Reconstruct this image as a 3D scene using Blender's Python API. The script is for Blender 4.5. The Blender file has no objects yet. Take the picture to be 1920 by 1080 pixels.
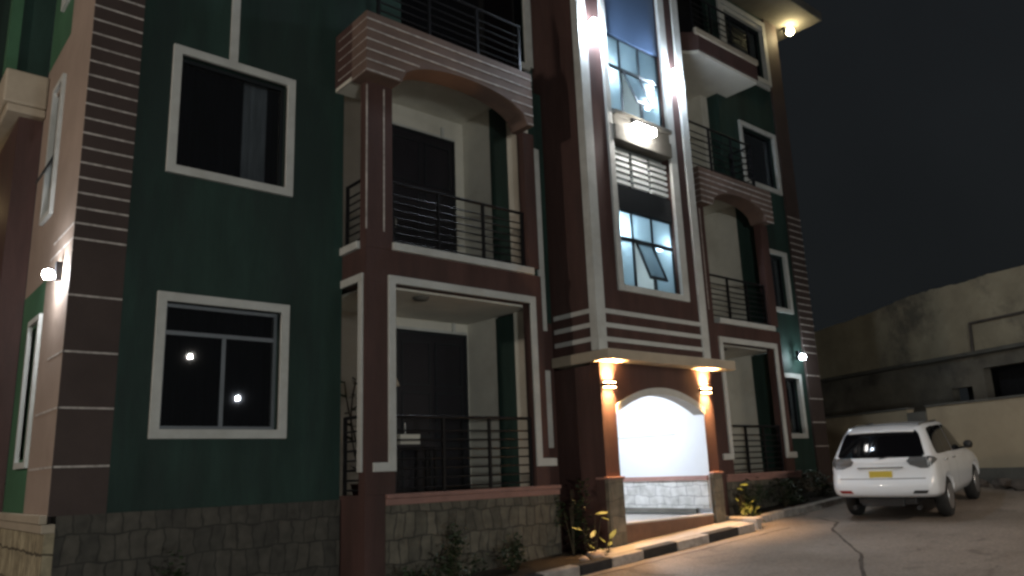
import bpy, bmesh, math, random
from mathutils import Vector, Matrix
random.seed(7)
S = bpy.context.scene
COL = S.collection
PI = math.pi

# ------------------------------------------------------------------ camera
cam_d = bpy.data.cameras.new("camera")
cam = bpy.data.objects.new("camera", cam_d)
COL.objects.link(cam)
S.camera = cam
F_PX, YAW, PITCH, ROLL, ZC = 1472.39, .715493, .229737, -.0390919, 1.6
fw = Vector((math.cos(PITCH)*math.sin(YAW), math.cos(PITCH)*math.cos(YAW), math.sin(PITCH)))
sd = Vector((math.cos(YAW), -math.sin(YAW), 0))
up = sd.cross(fw)
s2 = math.cos(ROLL)*sd + math.sin(ROLL)*up
u2 = -math.sin(ROLL)*sd + math.cos(ROLL)*up
cam.matrix_world = Matrix(((s2.x, u2.x, -fw.x, 0), (s2.y, u2.y, -fw.y, 0), (s2.z, u2.z, -fw.z, ZC), (0, 0, 0, 1)))
cam_d.sensor_width = 36
cam_d.lens = F_PX/1920*36
cam_d.clip_end = 500
cam_d.clip_start = .05

# ------------------------------------------------------------------ night sky
W = bpy.data.worlds.new("World")
S.world = W
W.use_nodes = True
wn = W.node_tree.nodes
wl = W.node_tree.links
bg = wn["Background"]
tcw = wn.new("ShaderNodeTexCoord")
sepw = wn.new("ShaderNodeSeparateXYZ")
wl.new(tcw.outputs["Generated"], sepw.inputs[0])
nzw = wn.new("ShaderNodeTexNoise"); nzw.inputs["Scale"].default_value = 2.2; nzw.inputs["Detail"].default_value = 4
wl.new(tcw.outputs["Generated"], nzw.inputs["Vector"])
rw = wn.new("ShaderNodeValToRGB")
rw.color_ramp.elements[0].position = 0.0; rw.color_ramp.elements[0].color = (.0105, .0118, .0125, 1)
rw.color_ramp.elements[1].position = .75; rw.color_ramp.elements[1].color = (.0115, .0135, .0158, 1)
wl.new(sepw.outputs[2], rw.inputs[0])
mxw = wn.new("ShaderNodeMix"); mxw.data_type = 'RGBA'; mxw.blend_type = 'MULTIPLY'; mxw.inputs[0].default_value = .55
wl.new(rw.outputs[0], mxw.inputs[6]); wl.new(nzw.outputs[0], mxw.inputs[7])
# glow added low in the street-side sky to brighten the balcony recesses
nrm_ = wn.new("ShaderNodeVectorMath"); nrm_.operation = 'DOT_PRODUCT'; nrm_.inputs[1].default_value = (.25, -.93, -.10)
wl.new(tcw.outputs["Generated"], nrm_.inputs[0])
mrw = wn.new("ShaderNodeMapRange"); mrw.interpolation_type = 'SMOOTHSTEP'; mrw.inputs[1].default_value = .1; mrw.inputs[2].default_value = 1.0; mrw.inputs[3].default_value = 0; mrw.inputs[4].default_value = 1
wl.new(nrm_.outputs["Value"], mrw.inputs[0])
gl_ = wn.new("ShaderNodeMix"); gl_.data_type = 'RGBA'; gl_.inputs[7].default_value = (.035, .034, .033, 1)
wl.new(mrw.outputs[0], gl_.inputs[0]); wl.new(mxw.outputs[2], gl_.inputs[6])
wl.new(gl_.outputs[2], bg.inputs[0])
bg.inputs[1].default_value = 1.15

# ------------------------------------------------------------------ exposure / render
S.view_settings.view_transform = 'Standard'
S.view_settings.look = 'None'
S.view_settings.exposure = 0
S.view_settings.gamma = 1
S.render.engine = 'CYCLES'
S.cycles.filter_width = 2.8
S.cycles.max_bounces = 6
S.cycles.sample_clamp_indirect = 3.0

# unseen lights: yard lamps reflected in the panes, a street lamp, added fills
def point(name, loc, power, color, radius=.08):
    l = bpy.data.lights.new(name, 'POINT'); l.energy = power; l.color = color; l.shadow_soft_size = radius
    o = bpy.data.objects.new(name, l); COL.objects.link(o); o.location = loc
    return o
def spot(name, loc, target, power, color, angle, blend=.6, radius=.03):
    l = bpy.data.lights.new(name, 'SPOT'); l.energy = power; l.color = color; l.shadow_soft_size = radius
    l.spot_size = math.radians(angle); l.spot_blend = blend
    o = bpy.data.objects.new(name, l); COL.objects.link(o); o.location = loc
    o.rotation_euler = (Vector(target)-Vector(loc)).to_track_quat('-Z', 'Y').to_euler()
    return o
point("yard_lamp_light", (8.1, -5.0, 5.4), 130, (1, .88, .76), .07)
point("yard_lamp_light", (11.6, -10.0, 4.7), 200, (.95, .95, 1.0), .07)
point("low_front_fill", (-1.0, -9.0, 1.3), 2350, (.97, 1, .95), .45)  # unseen fill added to brighten the facade and balcony recesses
spot("drive_fill_spot", (12.0, -3.0, 6.5), (13.6, 3.6, .6), 1100, (1, .84, .68), 88, .9, .15)  # unseen spot added to brighten the drive, car and warehouse
point("street_lamp_light", (-9.0, 8.3, 6.5), 1500, (1, .86, .72), .3)

# ------------------------------------------------------------------ materials
def nodes(name):
    m = bpy.data.materials.new(name); m.use_nodes = True
    return m, m.node_tree.nodes, m.node_tree.links, m.node_tree.nodes["Principled BSDF"]
def paint(name, col, rough=.75, var=.25, scale=1.5, bump=.15, bscale=60, stain=None, stain_amt=.5, spec=.3, streak=False):
    """painted render: slow blotches, fine grain bump, optional stains with a shape of their own"""
    m, n, l, b = nodes(name)
    tc = n.new("ShaderNodeTexCoord")
    vec = tc.outputs["Object"]
    nz = n.new("ShaderNodeTexNoise"); nz.inputs["Scale"].default_value = scale; nz.inputs["Detail"].default_value = 6; nz.inputs["Roughness"].default_value = .65
    if streak:
        mp = n.new("ShaderNodeMapping"); mp.inputs["Scale"].default_value = (1, 1, .18)
        l.new(vec, mp.inputs[0]); l.new(mp.outputs[0], nz.inputs["Vector"])
    else:
        l.new(vec, nz.inputs["Vector"])
    r = n.new("ShaderNodeValToRGB")
    r.color_ramp.elements[0].position = .3; r.color_ramp.elements[1].position = .7
    r.color_ramp.elements[0].color = (*[c*(1-var) for c in col], 1)
    r.color_ramp.elements[1].color = (*[min(1, c*(1+var*.6)) for c in col], 1)
    l.new(nz.outputs[0], r.inputs[0])
    out = r.outputs[0]
    if stain:
        n2 = n.new("ShaderNodeTexNoise"); n2.inputs["Scale"].default_value = scale*.45; n2.inputs["Detail"].default_value = 9; n2.inputs["Roughness"].default_value = .7
        l.new(mp.outputs[0] if streak else vec, n2.inputs["Vector"])
        r2 = n.new("ShaderNodeValToRGB"); r2.color_ramp.elements[0].position = .5; r2.color_ramp.elements[1].position = .62
        l.new(n2.outputs[0], r2.inputs[0])
        mu = n.new("ShaderNodeMath"); mu.operation = 'MULTIPLY'; mu.inputs[1].default_value = stain_amt
        l.new(r2.outputs[0], mu.inputs[0])
        mx = n.new("ShaderNodeMix"); mx.data_type = 'RGBA'; mx.inputs[7].default_value = (*stain, 1)
        l.new(mu.outputs[0], mx.inputs[0]); l.new(out, mx.inputs[6]); out = mx.outputs[2]
    l.new(out, b.inputs["Base Color"])
    b.inputs["Roughness"].default_value = rough
    b.inputs["Specular IOR Level"].default_value = spec
    if bump:
        n3 = n.new("ShaderNodeTexNoise"); n3.inputs["Scale"].default_value = bscale; n3.inputs["Detail"].default_value = 3
        l.new(vec, n3.inputs["Vector"])
        bp = n.new("ShaderNodeBump"); bp.inputs["Strength"].default_value = bump; bp.inputs["Distance"].default_value = .01
        l.new(n3.outputs[0], bp.inputs["Height"]); l.new(bp.outputs[0], b.inputs["Normal"])
    return m
def stone(name, c1, c2, mortar, w, h, axis='x', rough=.8, msize=.012, off=.5, bump=.6):
    """stone cladding; pieces laid on the wall plane (axis = horizontal direction)"""
    m, n, l, b = nodes(name)
    tc = n.new("ShaderNodeTexCoord"); sp = n.new("ShaderNodeSeparateXYZ"); cb = n.new("ShaderNodeCombineXYZ")
    nz0 = n.new("ShaderNodeTexNoise"); nz0.inputs["Scale"].default_value = 3; 
    l.new(tc.outputs["Object"], nz0.inputs["Vector"])
    mixv = n.new("ShaderNodeMix"); mixv.data_type = 'RGBA'; mixv.blend_type = 'ADD'; mixv.inputs[0].default_value = .15
    l.new(tc.outputs["Object"], mixv.inputs[6]); l.new(nz0.outputs[1], mixv.inputs[7])
    l.new(mixv.outputs[2], sp.inputs[0])
    if axis == 'xy':
        ad = n.new("ShaderNodeMath"); ad.operation = 'ADD'
        l.new(sp.outputs[0], ad.inputs[0]); l.new(sp.outputs[1], ad.inputs[1]); l.new(ad.outputs[0], cb.inputs[0])
    else:
        l.new(sp.outputs[0 if axis == 'x' else 1], cb.inputs[0])
    l.new(sp.outputs[2], cb.inputs[1])
    br = n.new("ShaderNodeTexBrick")
    br.inputs["Scale"].default_value = 1; br.inputs["Brick Width"].default_value = w; br.inputs["Row Height"].default_value = h
    br.inputs["Mortar Size"].default_value = msize; br.inputs["Mortar Smooth"].default_value = .3; br.offset = off
    br.inputs["Color1"].default_value = (*c1, 1); br.inputs["Color2"].default_value = (*c2, 1); br.inputs["Mortar"].default_value = (*mortar, 1)
    l.new(cb.outputs[0], br.inputs["Vector"])
    nz = n.new("ShaderNodeTexNoise"); nz.inputs["Scale"].default_value = 7; nz.inputs["Detail"].default_value = 8
    l.new(tc.outputs["Object"], nz.inputs["Vector"])
    mx = n.new("ShaderNodeMix"); mx.data_type = 'RGBA'; mx.blend_type = 'OVERLAY'; mx.inputs[0].default_value = .75
    l.new(br.outputs[0], mx.inputs[6]); l.new(nz.outputs[0], mx.inputs[7]); l.new(mx.outputs[2], b.inputs["Base Color"])
    b.inputs["Roughness"].default_value = rough
    sub = n.new("ShaderNodeMath"); sub.operation = 'SUBTRACT'
    l.new(nz.outputs[0], sub.inputs[0]); l.new(br.outputs[1], sub.inputs[1])
    bp = n.new("ShaderNodeBump"); bp.inputs["Strength"].default_value = bump; bp.inputs["Distance"].default_value = .03
    l.new(sub.outputs[0], bp.inputs["Height"]); l.new(bp.outputs[0], b.inputs["Normal"])
    return m
def simple(name, col, rough=.5, metal=0, spec=.5, coat=0):
    m, n, l, b = nodes(name)
    tc = n.new("ShaderNodeTexCoord"); nz = n.new("ShaderNodeTexNoise"); nz.inputs["Scale"].default_value = 9; nz.inputs["Detail"].default_value = 5
    l.new(tc.outputs["Object"], nz.inputs["Vector"])
    mr = n.new("ShaderNodeMapRange"); mr.inputs[3].default_value = max(.02, rough*.8); mr.inputs[4].default_value = min(1, rough*1.25)
    l.new(nz.outputs[0], mr.inputs[0]); l.new(mr.outputs[0], b.inputs["Roughness"])
    b.inputs["Base Color"].default_value = (*col, 1)
    b.inputs["Metallic"].default_value = metal; b.inputs["Specular IOR Level"].default_value = spec
    b.inputs["Coat Weight"].default_value = coat
    if name == "dark_car_glass": b.inputs["IOR"].default_value = 1.27
    if name == "side_window_glass": b.inputs["IOR"].default_value = 1.08
    return m
def glow(name, col, strength):
    m, n, l, b = nodes(name)
    b.inputs["Base Color"].default_value = (.8, .8, .8, 1)
    b.inputs["Emission Color"].default_value = (*col, 1); b.inputs["Emission Strength"].default_value = strength
    return m
def glass(name, tint, refl=.12, rough=.02, frost=0.0, frost_col=(.7, .8, .85)):
    m, n, l, b = nodes(name)
    out = n["Material Output"]; n.remove(b)
    tr = n.new("ShaderNodeBsdfTransparent"); tr.inputs[0].default_value = (*tint, 1)
    gl = n.new("ShaderNodeBsdfGlossy"); gl.inputs["Roughness"].default_value = rough; gl.inputs[0].default_value = (.9, .95, 1, 1)
    fr = n.new("ShaderNodeLayerWeight"); fr.inputs[0].default_value = .25
    ad = n.new("ShaderNodeMath"); ad.operation = 'ADD'; ad.use_clamp = True; ad.inputs[1].default_value = refl
    mu = n.new("ShaderNodeMath"); mu.operation = 'MULTIPLY'; mu.inputs[1].default_value = .3
    l.new(fr.outputs["Fresnel"], mu.inputs[0]); l.new(mu.outputs[0], ad.inputs[0])
    mx = n.new("ShaderNodeMixShader"); l.new(ad.outputs[0], mx.inputs[0])
    base = tr.outputs[0]
    if frost:
        tl = n.new("ShaderNodeBsdfTranslucent"); tl.inputs[0].default_value = (*frost_col, 1)
        m2 = n.new("ShaderNodeMixShader"); m2.inputs[0].default_value = frost
        l.new(tr.outputs[0], m2.inputs[1]); l.new(tl.outputs[0], m2.inputs[2]); base = m2.outputs[0]
    l.new(base, mx.inputs[1]); l.new(gl.outputs[0], mx.inputs[2]); l.new(mx.outputs[0], out.inputs[0])
    return m
M = {}
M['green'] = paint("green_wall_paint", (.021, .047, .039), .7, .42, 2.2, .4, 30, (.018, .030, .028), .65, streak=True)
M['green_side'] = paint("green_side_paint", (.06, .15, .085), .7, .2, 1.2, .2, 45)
M['brown'] = paint("brown_wall_paint", (.082, .044, .039), .72, .35, 2.4, .35, 30, (.05, .034, .031), .5, streak=True)
M['brown_stripe'] = paint("brown_pier_paint", (.062, .044, .040), .72, .2, 1.3, .25, 45)
M['tan'] = paint("tan_wall_tone", (.34, .265, .22), .75, .15, 1.3, .2, 45)
M['white'] = paint("white_trim_paint", (.53, .54, .52), .6, .14, 3, .15, 60, (.38, .37, .33), .35)
M['groove'] = paint("groove_line_paint", (.50, .46, .43), .7, .5, 9, .1, 60)
M['parapet'] = paint("parapet_paint", (.17, .115, .095), .75, .25, 1.6, .25, 45, (.10, .075, .065), .4)
M['cream'] = paint("cream_wall_paint", (.66, .64, .57), .75, .12, 1.2, .15, 50, (.36, .33, .27), .3)
M['beige'] = paint("beige_ledge_paint", (.42, .36, .28), .7, .15, 2, .15, 50)
M['pinkcap'] = paint("pinkish_cap_paint", (.30, .17, .145), .6, .25, 3, .2, 40)
M['stone'] = stone("shaded_stone_cladding", (.050, .047, .040), (.078, .071, .058), (.034, .032, .027), .17, .30, 'xy', bump=.35)  # shade over the plinth is darkened into this stone's colour
M['stone_light'] = stone("balcony_stone_cladding", (.085, .079, .062), (.135, .122, .095), (.05, .046, .038), .16, .30, 'xy', bump=.5)
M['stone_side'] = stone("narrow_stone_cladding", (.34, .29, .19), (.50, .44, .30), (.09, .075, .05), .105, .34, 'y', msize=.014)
M['tile'] = stone("pale_dado_stone", (.50, .50, .49), (.62, .62, .61), (.30, .30, .31), .34, .165, 'y', msize=.008, bump=.3)
M['pierstone'] = stone("pier_stone", (.13, .12, .095), (.18, .16, .125), (.10, .09, .075), .40, .24, 'xy', msize=.008)
M['lobby'] = paint("white_lobby_paint", (.72, .75, .80), .6, .04, 1, .05, 50)
M['floor_tile'] = paint("pale_floor_tile", (.42, .40, .38), .35, .12, 3, .05, 30)
M['dark_metal'] = simple("black_painted_metal", (.012, .012, .014), .38, .3)
M['door'] = paint("dark_door_steel", (.014, .013, .018), .45, .3, 2, .1, 25, spec=.45)
M['alu'] = simple("dark_window_frame", (.03, .035, .04), .4, .5)
M['alu_grey'] = simple("grey_window_frame", (.16, .18, .20), .45, .4)
M['glass'] = glass("dark_window_glass", (.60, .63, .65), .035)
M['stairglass'] = glass("stair_window_glass", (.76, .86, .92), .03, .16, .5, (.72, .86, .94))
M['curtain'] = paint("dark_curtain_cloth", (.022, .020, .024), .9, .4, 5, 0, streak=True)
M['curtain2'] = paint("grey_curtain_cloth", (.60, .58, .58), .9, .4, 5, 0, streak=True)
M['curtain_blue'] = paint("pale_stair_wall", (.66, .70, .70), .8, .1, 2, .05)
M['asphalt'] = None
M['kerb_white'] = paint("white_kerb_paint", (.38, .355, .33), .8, .4, 6, .4, 40, (.25, .22, .19), .5)
M['kerb_black'] = paint("black_kerb_paint", (.03, .03, .032), .8, .4, 6, .4, 40)
M['soil'] = paint("dark_soil", (.03, .024, .018), .95, .5, 7, .8, 25)
M['riser'] = paint("step_riser_tile", (.15, .085, .06), .45, .25, 4, .1, 30)
M['compound'] = paint("cream_compound_wall_paint", (.44, .36, .25), .85, .12, .8, .2, 30, (.26, .21, .15), .4)
M['grey_conc'] = paint("grey_concrete", (.13, .125, .11), .9, .3, 2, .4, 25)
M['old'] = paint("weathered_warehouse_plaster", (.38, .33, .235), .95, .32, .7, .6, 12, (.11, .10, .085), .8)
M['old_low'] = paint("weathered_lower_plaster", (.20, .18, .145), .95, .4, 1.1, .6, 12, (.06, .055, .05), .6)
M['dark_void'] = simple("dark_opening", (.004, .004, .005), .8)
M['bulb'] = glow("white_lamp_bulb", (.86, .93, 1), 60)
M['carpaint'] = simple("white_car_paint", (.72, .75, .79), .22, 0, .5, .6)
M['carglass'] = simple("dark_car_glass", (.004, .004, .005), .05, 0, .5)
M['sideglass'] = simple("side_window_glass", (.006, .006, .007), .25, 0, .2)
M['blue_lit_panel'] = simple("blue_lit_spandrel", (.07, .11, .19), .35, 0, .4)  # blue lamplight on the dark upper spandrel, put into its colour
M['tyre'] = simple("tyre_rubber", (.015, .015, .015), .85)
M['rim'] = simple("alloy_rim", (.45, .45, .46), .3, .8)
M['plastic'] = simple("black_plastic", (.015, .015, .016), .5)
M['redlamp'] = simple("red_reflector", (.22, .01, .01), .2)
M['lens'] = simple("clear_tail_lamp_lens", (.12, .125, .13), .10, .15, .6)
M['plate'] = simple("yellow_number_plate", (.50, .38, .05), .4)
M['chrome'] = simple("chrome_strip", (.6, .6, .6), .15, 1)
M['stonerock'] = paint("pale_rock", (.42, .33, .27), .9, .3, 5, .5, 15)
M['rubble'] = paint("rubble_stone", (.10, .085, .075), .95, .4, 4, .6, 12)

def asphalt():
    m, n, l, b = nodes("driveway_concrete")
    tc = n.new("ShaderNodeTexCoord")
    a = n.new("ShaderNodeTexNoise"); a.inputs["Scale"].default_value = .55; a.inputs["Detail"].default_value = 8; a.inputs["Roughness"].default_value = .62
    l.new(tc.outputs["Object"], a.inputs["Vector"])
    r = n.new("ShaderNodeValToRGB"); r.color_ramp.elements[0].position = .34; r.color_ramp.elements[1].position = .68
    r.color_ramp.elements[0].color = (.165, .138, .115, 1); r.color_ramp.elements[1].color = (.29, .245, .21, 1)
    l.new(a.outputs[0], r.inputs[0])
    c = n.new("ShaderNodeTexNoise"); c.inputs["Scale"].default_value = 26; c.inputs["Detail"].default_value = 6
    l.new(tc.outputs["Object"], c.inputs["Vector"])
    mx = n.new("ShaderNodeMix"); mx.data_type = 'RGBA'; mx.blend_type = 'OVERLAY'; mx.inputs[0].default_value = .6
    l.new(r.outputs[0], mx.inputs[6]); l.new(c.outputs[0], mx.inputs[7]); l.new(mx.outputs[2], b.inputs["Base Color"])
    d = n.new("ShaderNodeTexNoise"); d.inputs["Scale"].default_value = 1.7; d.inputs["Detail"].default_value = 3; d.inputs["Distortion"].default_value = 1.2
    l.new(tc.outputs["Object"], d.inputs["Vector"])
    dr = n.new("ShaderNodeValToRGB"); dr.color_ramp.elements[0].position = .60; dr.color_ramp.elements[1].position = .72
    dr.color_ramp.elements[0].color = (0, 0, 0, 1); dr.color_ramp.elements[1].color = (.55, .55, .55, 1)
    l.new(d.outputs[0], dr.inputs[0])
    m3 = n.new("ShaderNodeMix"); m3.data_type = 'RGBA'; m3.inputs[7].default_value = (.06, .052, .045, 1)
    l.new(dr.outputs[0], m3.inputs[0]); l.new(mx.outputs[2], m3.inputs[6]); l.new(m3.outputs[2], b.inputs["Base Color"])
    b.inputs["Roughness"].default_value = .62
    bp = n.new("ShaderNodeBump"); bp.inputs["Strength"].default_value = .5; bp.inputs["Distance"].default_value = .015
    l.new(c.outputs[0], bp.inputs["Height"]); l.new(bp.outputs[0], b.inputs["Normal"])
    return m
M['asphalt'] = asphalt()
def leafmat(name, c):
    m, n, l, b = nodes(name)
    tc = n.new("ShaderNodeTexCoord"); a = n.new("ShaderNodeTexNoise"); a.inputs["Scale"].default_value = 9
    l.new(tc.outputs["Object"], a.inputs["Vector"])
    r = n.new("ShaderNodeValToRGB"); r.color_ramp.elements[0].color = (*[x*.5 for x in c], 1); r.color_ramp.elements[1].color = (*[x*1.4 for x in c], 1)
    l.new(a.outputs[0], r.inputs[0]); l.new(r.outputs[0], b.inputs["Base Color"]); b.inputs["Roughness"].default_value = .5
    return m
M['leaf'] = leafmat("dark_leaf", (.028, .045, .02))
M['leaf_yellow'] = leafmat("yellow_green_leaf", (.20, .24, .06))
M['stem'] = simple("plant_stem", (.05, .04, .02), .8)

# ------------------------------------------------------------------ mesh helpers
class MB:
    def __init__(s, xf=None): s.bm = bmesh.new(); s.xf = xf
    def v(s, p): return s.bm.verts.new(s.xf(p) if s.xf else p)
    def face(s, pts):
        return s.bm.faces.new([s.v(p) for p in pts])
    def box(s, x0, x1, y0, y1, z0, z1):
        v = [s.v((x, y, z)) for z in (z0, z1) for y in (y0, y1) for x in (x0, x1)]
        for f in ((0, 2, 3, 1), (4, 5, 7, 6), (0, 1, 5, 4), (2, 6, 7, 3), (0, 4, 6, 2), (1, 3, 7, 5)):
            s.bm.faces.new([v[i] for i in f])
        return s
    def prism(s, poly, y0, y1, axis='y'):
        """poly of (a,b): a = x (axis y) or y (axis x), b = z ; extruded along axis"""
        f = (lambda a, b, c: (a, c, b)) if axis == 'y' else ((lambda a, b, c: (c, a, b)) if axis == 'x' else (lambda a, b, c: (a, b, c)))
        A = [s.v(f(a, b, y0)) for a, b in poly]; B = [s.v(f(a, b, y1)) for a, b in poly]
        s.bm.faces.new(A); s.bm.faces.new(B[::-1])
        for i in range(len(poly)):
            j = (i+1) % len(poly)
            s.bm.faces.new([A[i], B[i], B[j], A[j]])
        return s
    def wall(s, x0, x1, z0, z1, y0, y1, holes, axis='y'):
        """wall plate with rectangular holes (a0,a1,b0,b1)"""
        xs = sorted({x0, x1, *[h for o in holes for h in o[:2]]}); zs = sorted({z0, z1, *[h for o in holes for h in o[2:]]})
        xs = [x for x in xs if x0 <= x <= x1]; zs = [z for z in zs if z0 <= z <= z1]
        solid = lambda i, j: 0 <= i < len(xs)-1 and 0 <= j < len(zs)-1 and not any(o[0] <= (xs[i]+xs[i+1])/2 <= o[1] and o[2] <= (zs[j]+zs[j+1])/2 <= o[3] for o in holes)
        P = (lambda a, c, b: (a, c, b)) if axis == 'y' else (lambda a, c, b: (c, a, b))
        for i in range(len(xs)-1):
            for j in range(len(zs)-1):
                if not solid(i, j): continue
                a0, a1, b0, b1 = xs[i], xs[i+1], zs[j], zs[j+1]
                s.face([P(a0, y0, b0), P(a1, y0, b0), P(a1, y0, b1), P(a0, y0, b1)])
                s.face([P(a0, y1, b0), P(a0, y1, b1), P(a1, y1, b1), P(a1, y1, b0)])
                if not solid(i-1, j): s.face([P(a0, y0, b0), P(a0, y0, b1), P(a0, y1, b1), P(a0, y1, b0)])
                if not solid(i+1, j): s.face([P(a1, y0, b0), P(a1, y1, b0), P(a1, y1, b1), P(a1, y0, b1)])
                if not solid(i, j-1): s.face([P(a0, y0, b0), P(a0, y1, b0), P(a1, y1, b0), P(a1, y0, b0)])
                if not solid(i, j+1): s.face([P(a0, y0, b1), P(a1, y0, b1), P(a1, y1, b1), P(a0, y1, b1)])
        return s
    def cyl(s, p0, p1, r0, r1=None, n=12):
        r1 = r0 if r1 is None else r1
        p0 = Vector(p0); p1 = Vector(p1); d = (p1-p0).normalized()
        a = d.orthogonal().normalized(); b = d.cross(a)
        A = [s.v(p0+r0*(math.cos(2*PI*i/n)*a+math.sin(2*PI*i/n)*b)) for i in range(n)]
        B = [s.v(p1+r1*(math.cos(2*PI*i/n)*a+math.sin(2*PI*i/n)*b)) for i in range(n)]
        s.bm.faces.new(A); s.bm.faces.new(B[::-1])
        for i in range(n):
            j = (i+1) % n; s.bm.faces.new([A[i], B[i], B[j], A[j]])
        return s
    def lathe(s, c, prof, axis='z', n=20):
        c = Vector(c); rings = []
        ax = {'z': (Vector((1, 0, 0)), Vector((0, 1, 0)), Vector((0, 0, 1))), 'y': (Vector((1, 0, 0)), Vector((0, 0, 1)), Vector((0, 1, 0)))}[axis]
        for r, h in prof:
            rings.append([s.v(c+ax[2]*h+r*(math.cos(2*PI*i/n)*ax[0]+math.sin(2*PI*i/n)*ax[1])) for i in range(n)])
        for k in range(len(rings)-1):
            for i in range(n):
                j = (i+1) % n; s.bm.faces.new([rings[k][i], rings[k][j], rings[k+1][j], rings[k+1][i]])
        s.bm.faces.new(rings[0]); s.bm.faces.new(rings[-1])
        return s
    def sphere(s, c, r, sq=1.0, n=14):
        c = Vector(c)
        return s.lathe(c, [(max(.001, r*math.sin(PI*k/n)), -r*sq*math.cos(PI*k/n)) for k in range(n+1)], n=n*2)

def worldloc(o):
    p = Vector((0, 0, 0))
    while o: p += o.location; o = o.parent
    return p
def obj(name, mb, mat, parent=None, smooth=False, bevel=0, origin=None):
    bm = mb.bm
    bmesh.ops.remove_doubles(bm, verts=bm.verts, dist=1e-5)
    bmesh.ops.recalc_face_normals(bm, faces=bm.faces)
    off = worldloc(parent) if parent else Vector(origin or (0, 0, 0))
    bmesh.ops.translate(bm, verts=bm.verts, vec=-off)
    me = bpy.data.meshes.new(name); bm.to_mesh(me); bm.free()
    for m in (mat if isinstance(mat, list) else [mat]): me.materials.append(m)
    if smooth:
        for p in me.polygons: p.use_smooth = True
    o = bpy.data.objects.new(name, me); COL.objects.link(o)
    if parent: o.parent = parent
    else: o.location = off
    if bevel:
        b = o.modifiers.new("bevel", 'BEVEL'); b.width = bevel; b.segments = 2; b.limit_method = 'ANGLE'; b.angle_limit = math.radians(50)
    return o
def thing(name, label, cat, loc, group=None):
    o = bpy.data.objects.new(name, None); COL.objects.link(o); o.location = loc
    o.empty_display_size = .2
    o['label'] = label; o['category'] = cat
    if group: o['group'] = group
    return o
def tag(o, label, cat, group=None):
    o['label'] = label; o['category'] = cat
    if group: o['group'] = group
    return o
def struct(o): o['kind'] = 'structure'; return o
G0, GB, GC = -.40, .0617, .02
def gz(x, y): return G0+GB*x+GC*y

# ------------------------------------------------------------------ ground
mb = MB()
N = 40
for i in range(N):
    for j in range(N):
        xa, xb = -60+i*4, -56+i*4; ya, yb = -70+j*4, -66+j*4
        mb.face([(x, y, gz(x, y)) for x, y in ((xa, ya), (xb, ya), (xb, yb), (xa, yb))])
struct(obj("driveway", mb, M['asphalt']))
# planting bed along the plinth (soil, a few mm above the drive)
mb = MB()
def bedface(x0, x1, y0, y1, h):
    mb.prism([(x0, y0), (x1, y0), (x1, y1), (x0, y1)], 0, 1, 'z') if False else None
    P = [(x0, y0), (x1, y0), (x1, y1), (x0, y1)]
    lo = [mb.v((x, y, gz(x, y)-.05)) for x, y in P]; hi = [mb.v((x, y, gz(x, y)+h)) for x, y in P]
    mb.bm.faces.new(hi); mb.bm.faces.new(lo[::-1])
    for i in range(4): mb.bm.faces.new([lo[i], lo[(i+1) % 4], hi[(i+1) % 4], hi[i]])
bedface(-2, 8.52, 7.97, 9.52, .08); bedface(12.02, 17.9, 8.33, 9.52, .08)
struct(obj("planting_bed", mb, M['soil']))
# kerb: painted blocks
cuts = [2.9, 3.6, 4.3, 5.0, 5.7, 6.4, 7.1, 7.75, 8.38, 9.05, 9.82, 10.62, 11.42, 11.9]
mb = MB()
for k in range(len(cuts)-1):
    a, b_ = cuts[k]+.006, cuts[k+1]-.006
    P = [(a, 7.76), (b_, 7.76), (b_, 7.95), (a, 7.95)]
    lo = [mb.v((x, y, gz(x, y)-.1)) for x, y in P]; hi = [mb.v((x, y, gz(x, y)+.13)) for x, y in P]
    fs = [mb.bm.faces.new(hi), mb.bm.faces.new(lo[::-1])]
    for i in range(4): fs.append(mb.bm.faces.new([lo[i], lo[(i+1) % 4], hi[(i+1) % 4], hi[i]]))
    for f in fs: f.material_index = (k) % 2
struct(obj("kerb", mb, [M['kerb_white'], M['kerb_black']], bevel=.018))
mb = MB()
def wedge(mb, x0, x1, y0, y1, h, drop=.1):
    P = [(x0, y0), (x1, y0), (x1, y1), (x0, y1)]
    lo = [mb.v((x, y, gz(x, y)-drop)) for x, y in P]; hi = [mb.v((x, y, gz(x, y)+h)) for x, y in P]
    mb.bm.faces.new(hi); mb.bm.faces.new(lo[::-1])
    for i in range(4): mb.bm.faces.new([lo[i], lo[(i+1) % 4], hi[(i+1) % 4], hi[i]])
wedge(mb, 8.56, 11.98, 7.957, 8.42, .125)
struct(obj("landing", mb, M['floor_tile']))
mb = MB(); wedge(mb, 12.0, 12.14, 7.78, 8.7, .19); wedge(mb, 12.18, 13.0, 8.14, 8.30, .13); wedge(mb, 13.02, 13.9, 8.14, 8.30, .13); wedge(mb, 13.92, 17.9, 8.14, 8.30, .12)
struct(obj("bed_edging", mb, M['kerb_white'], bevel=.02))
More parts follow.
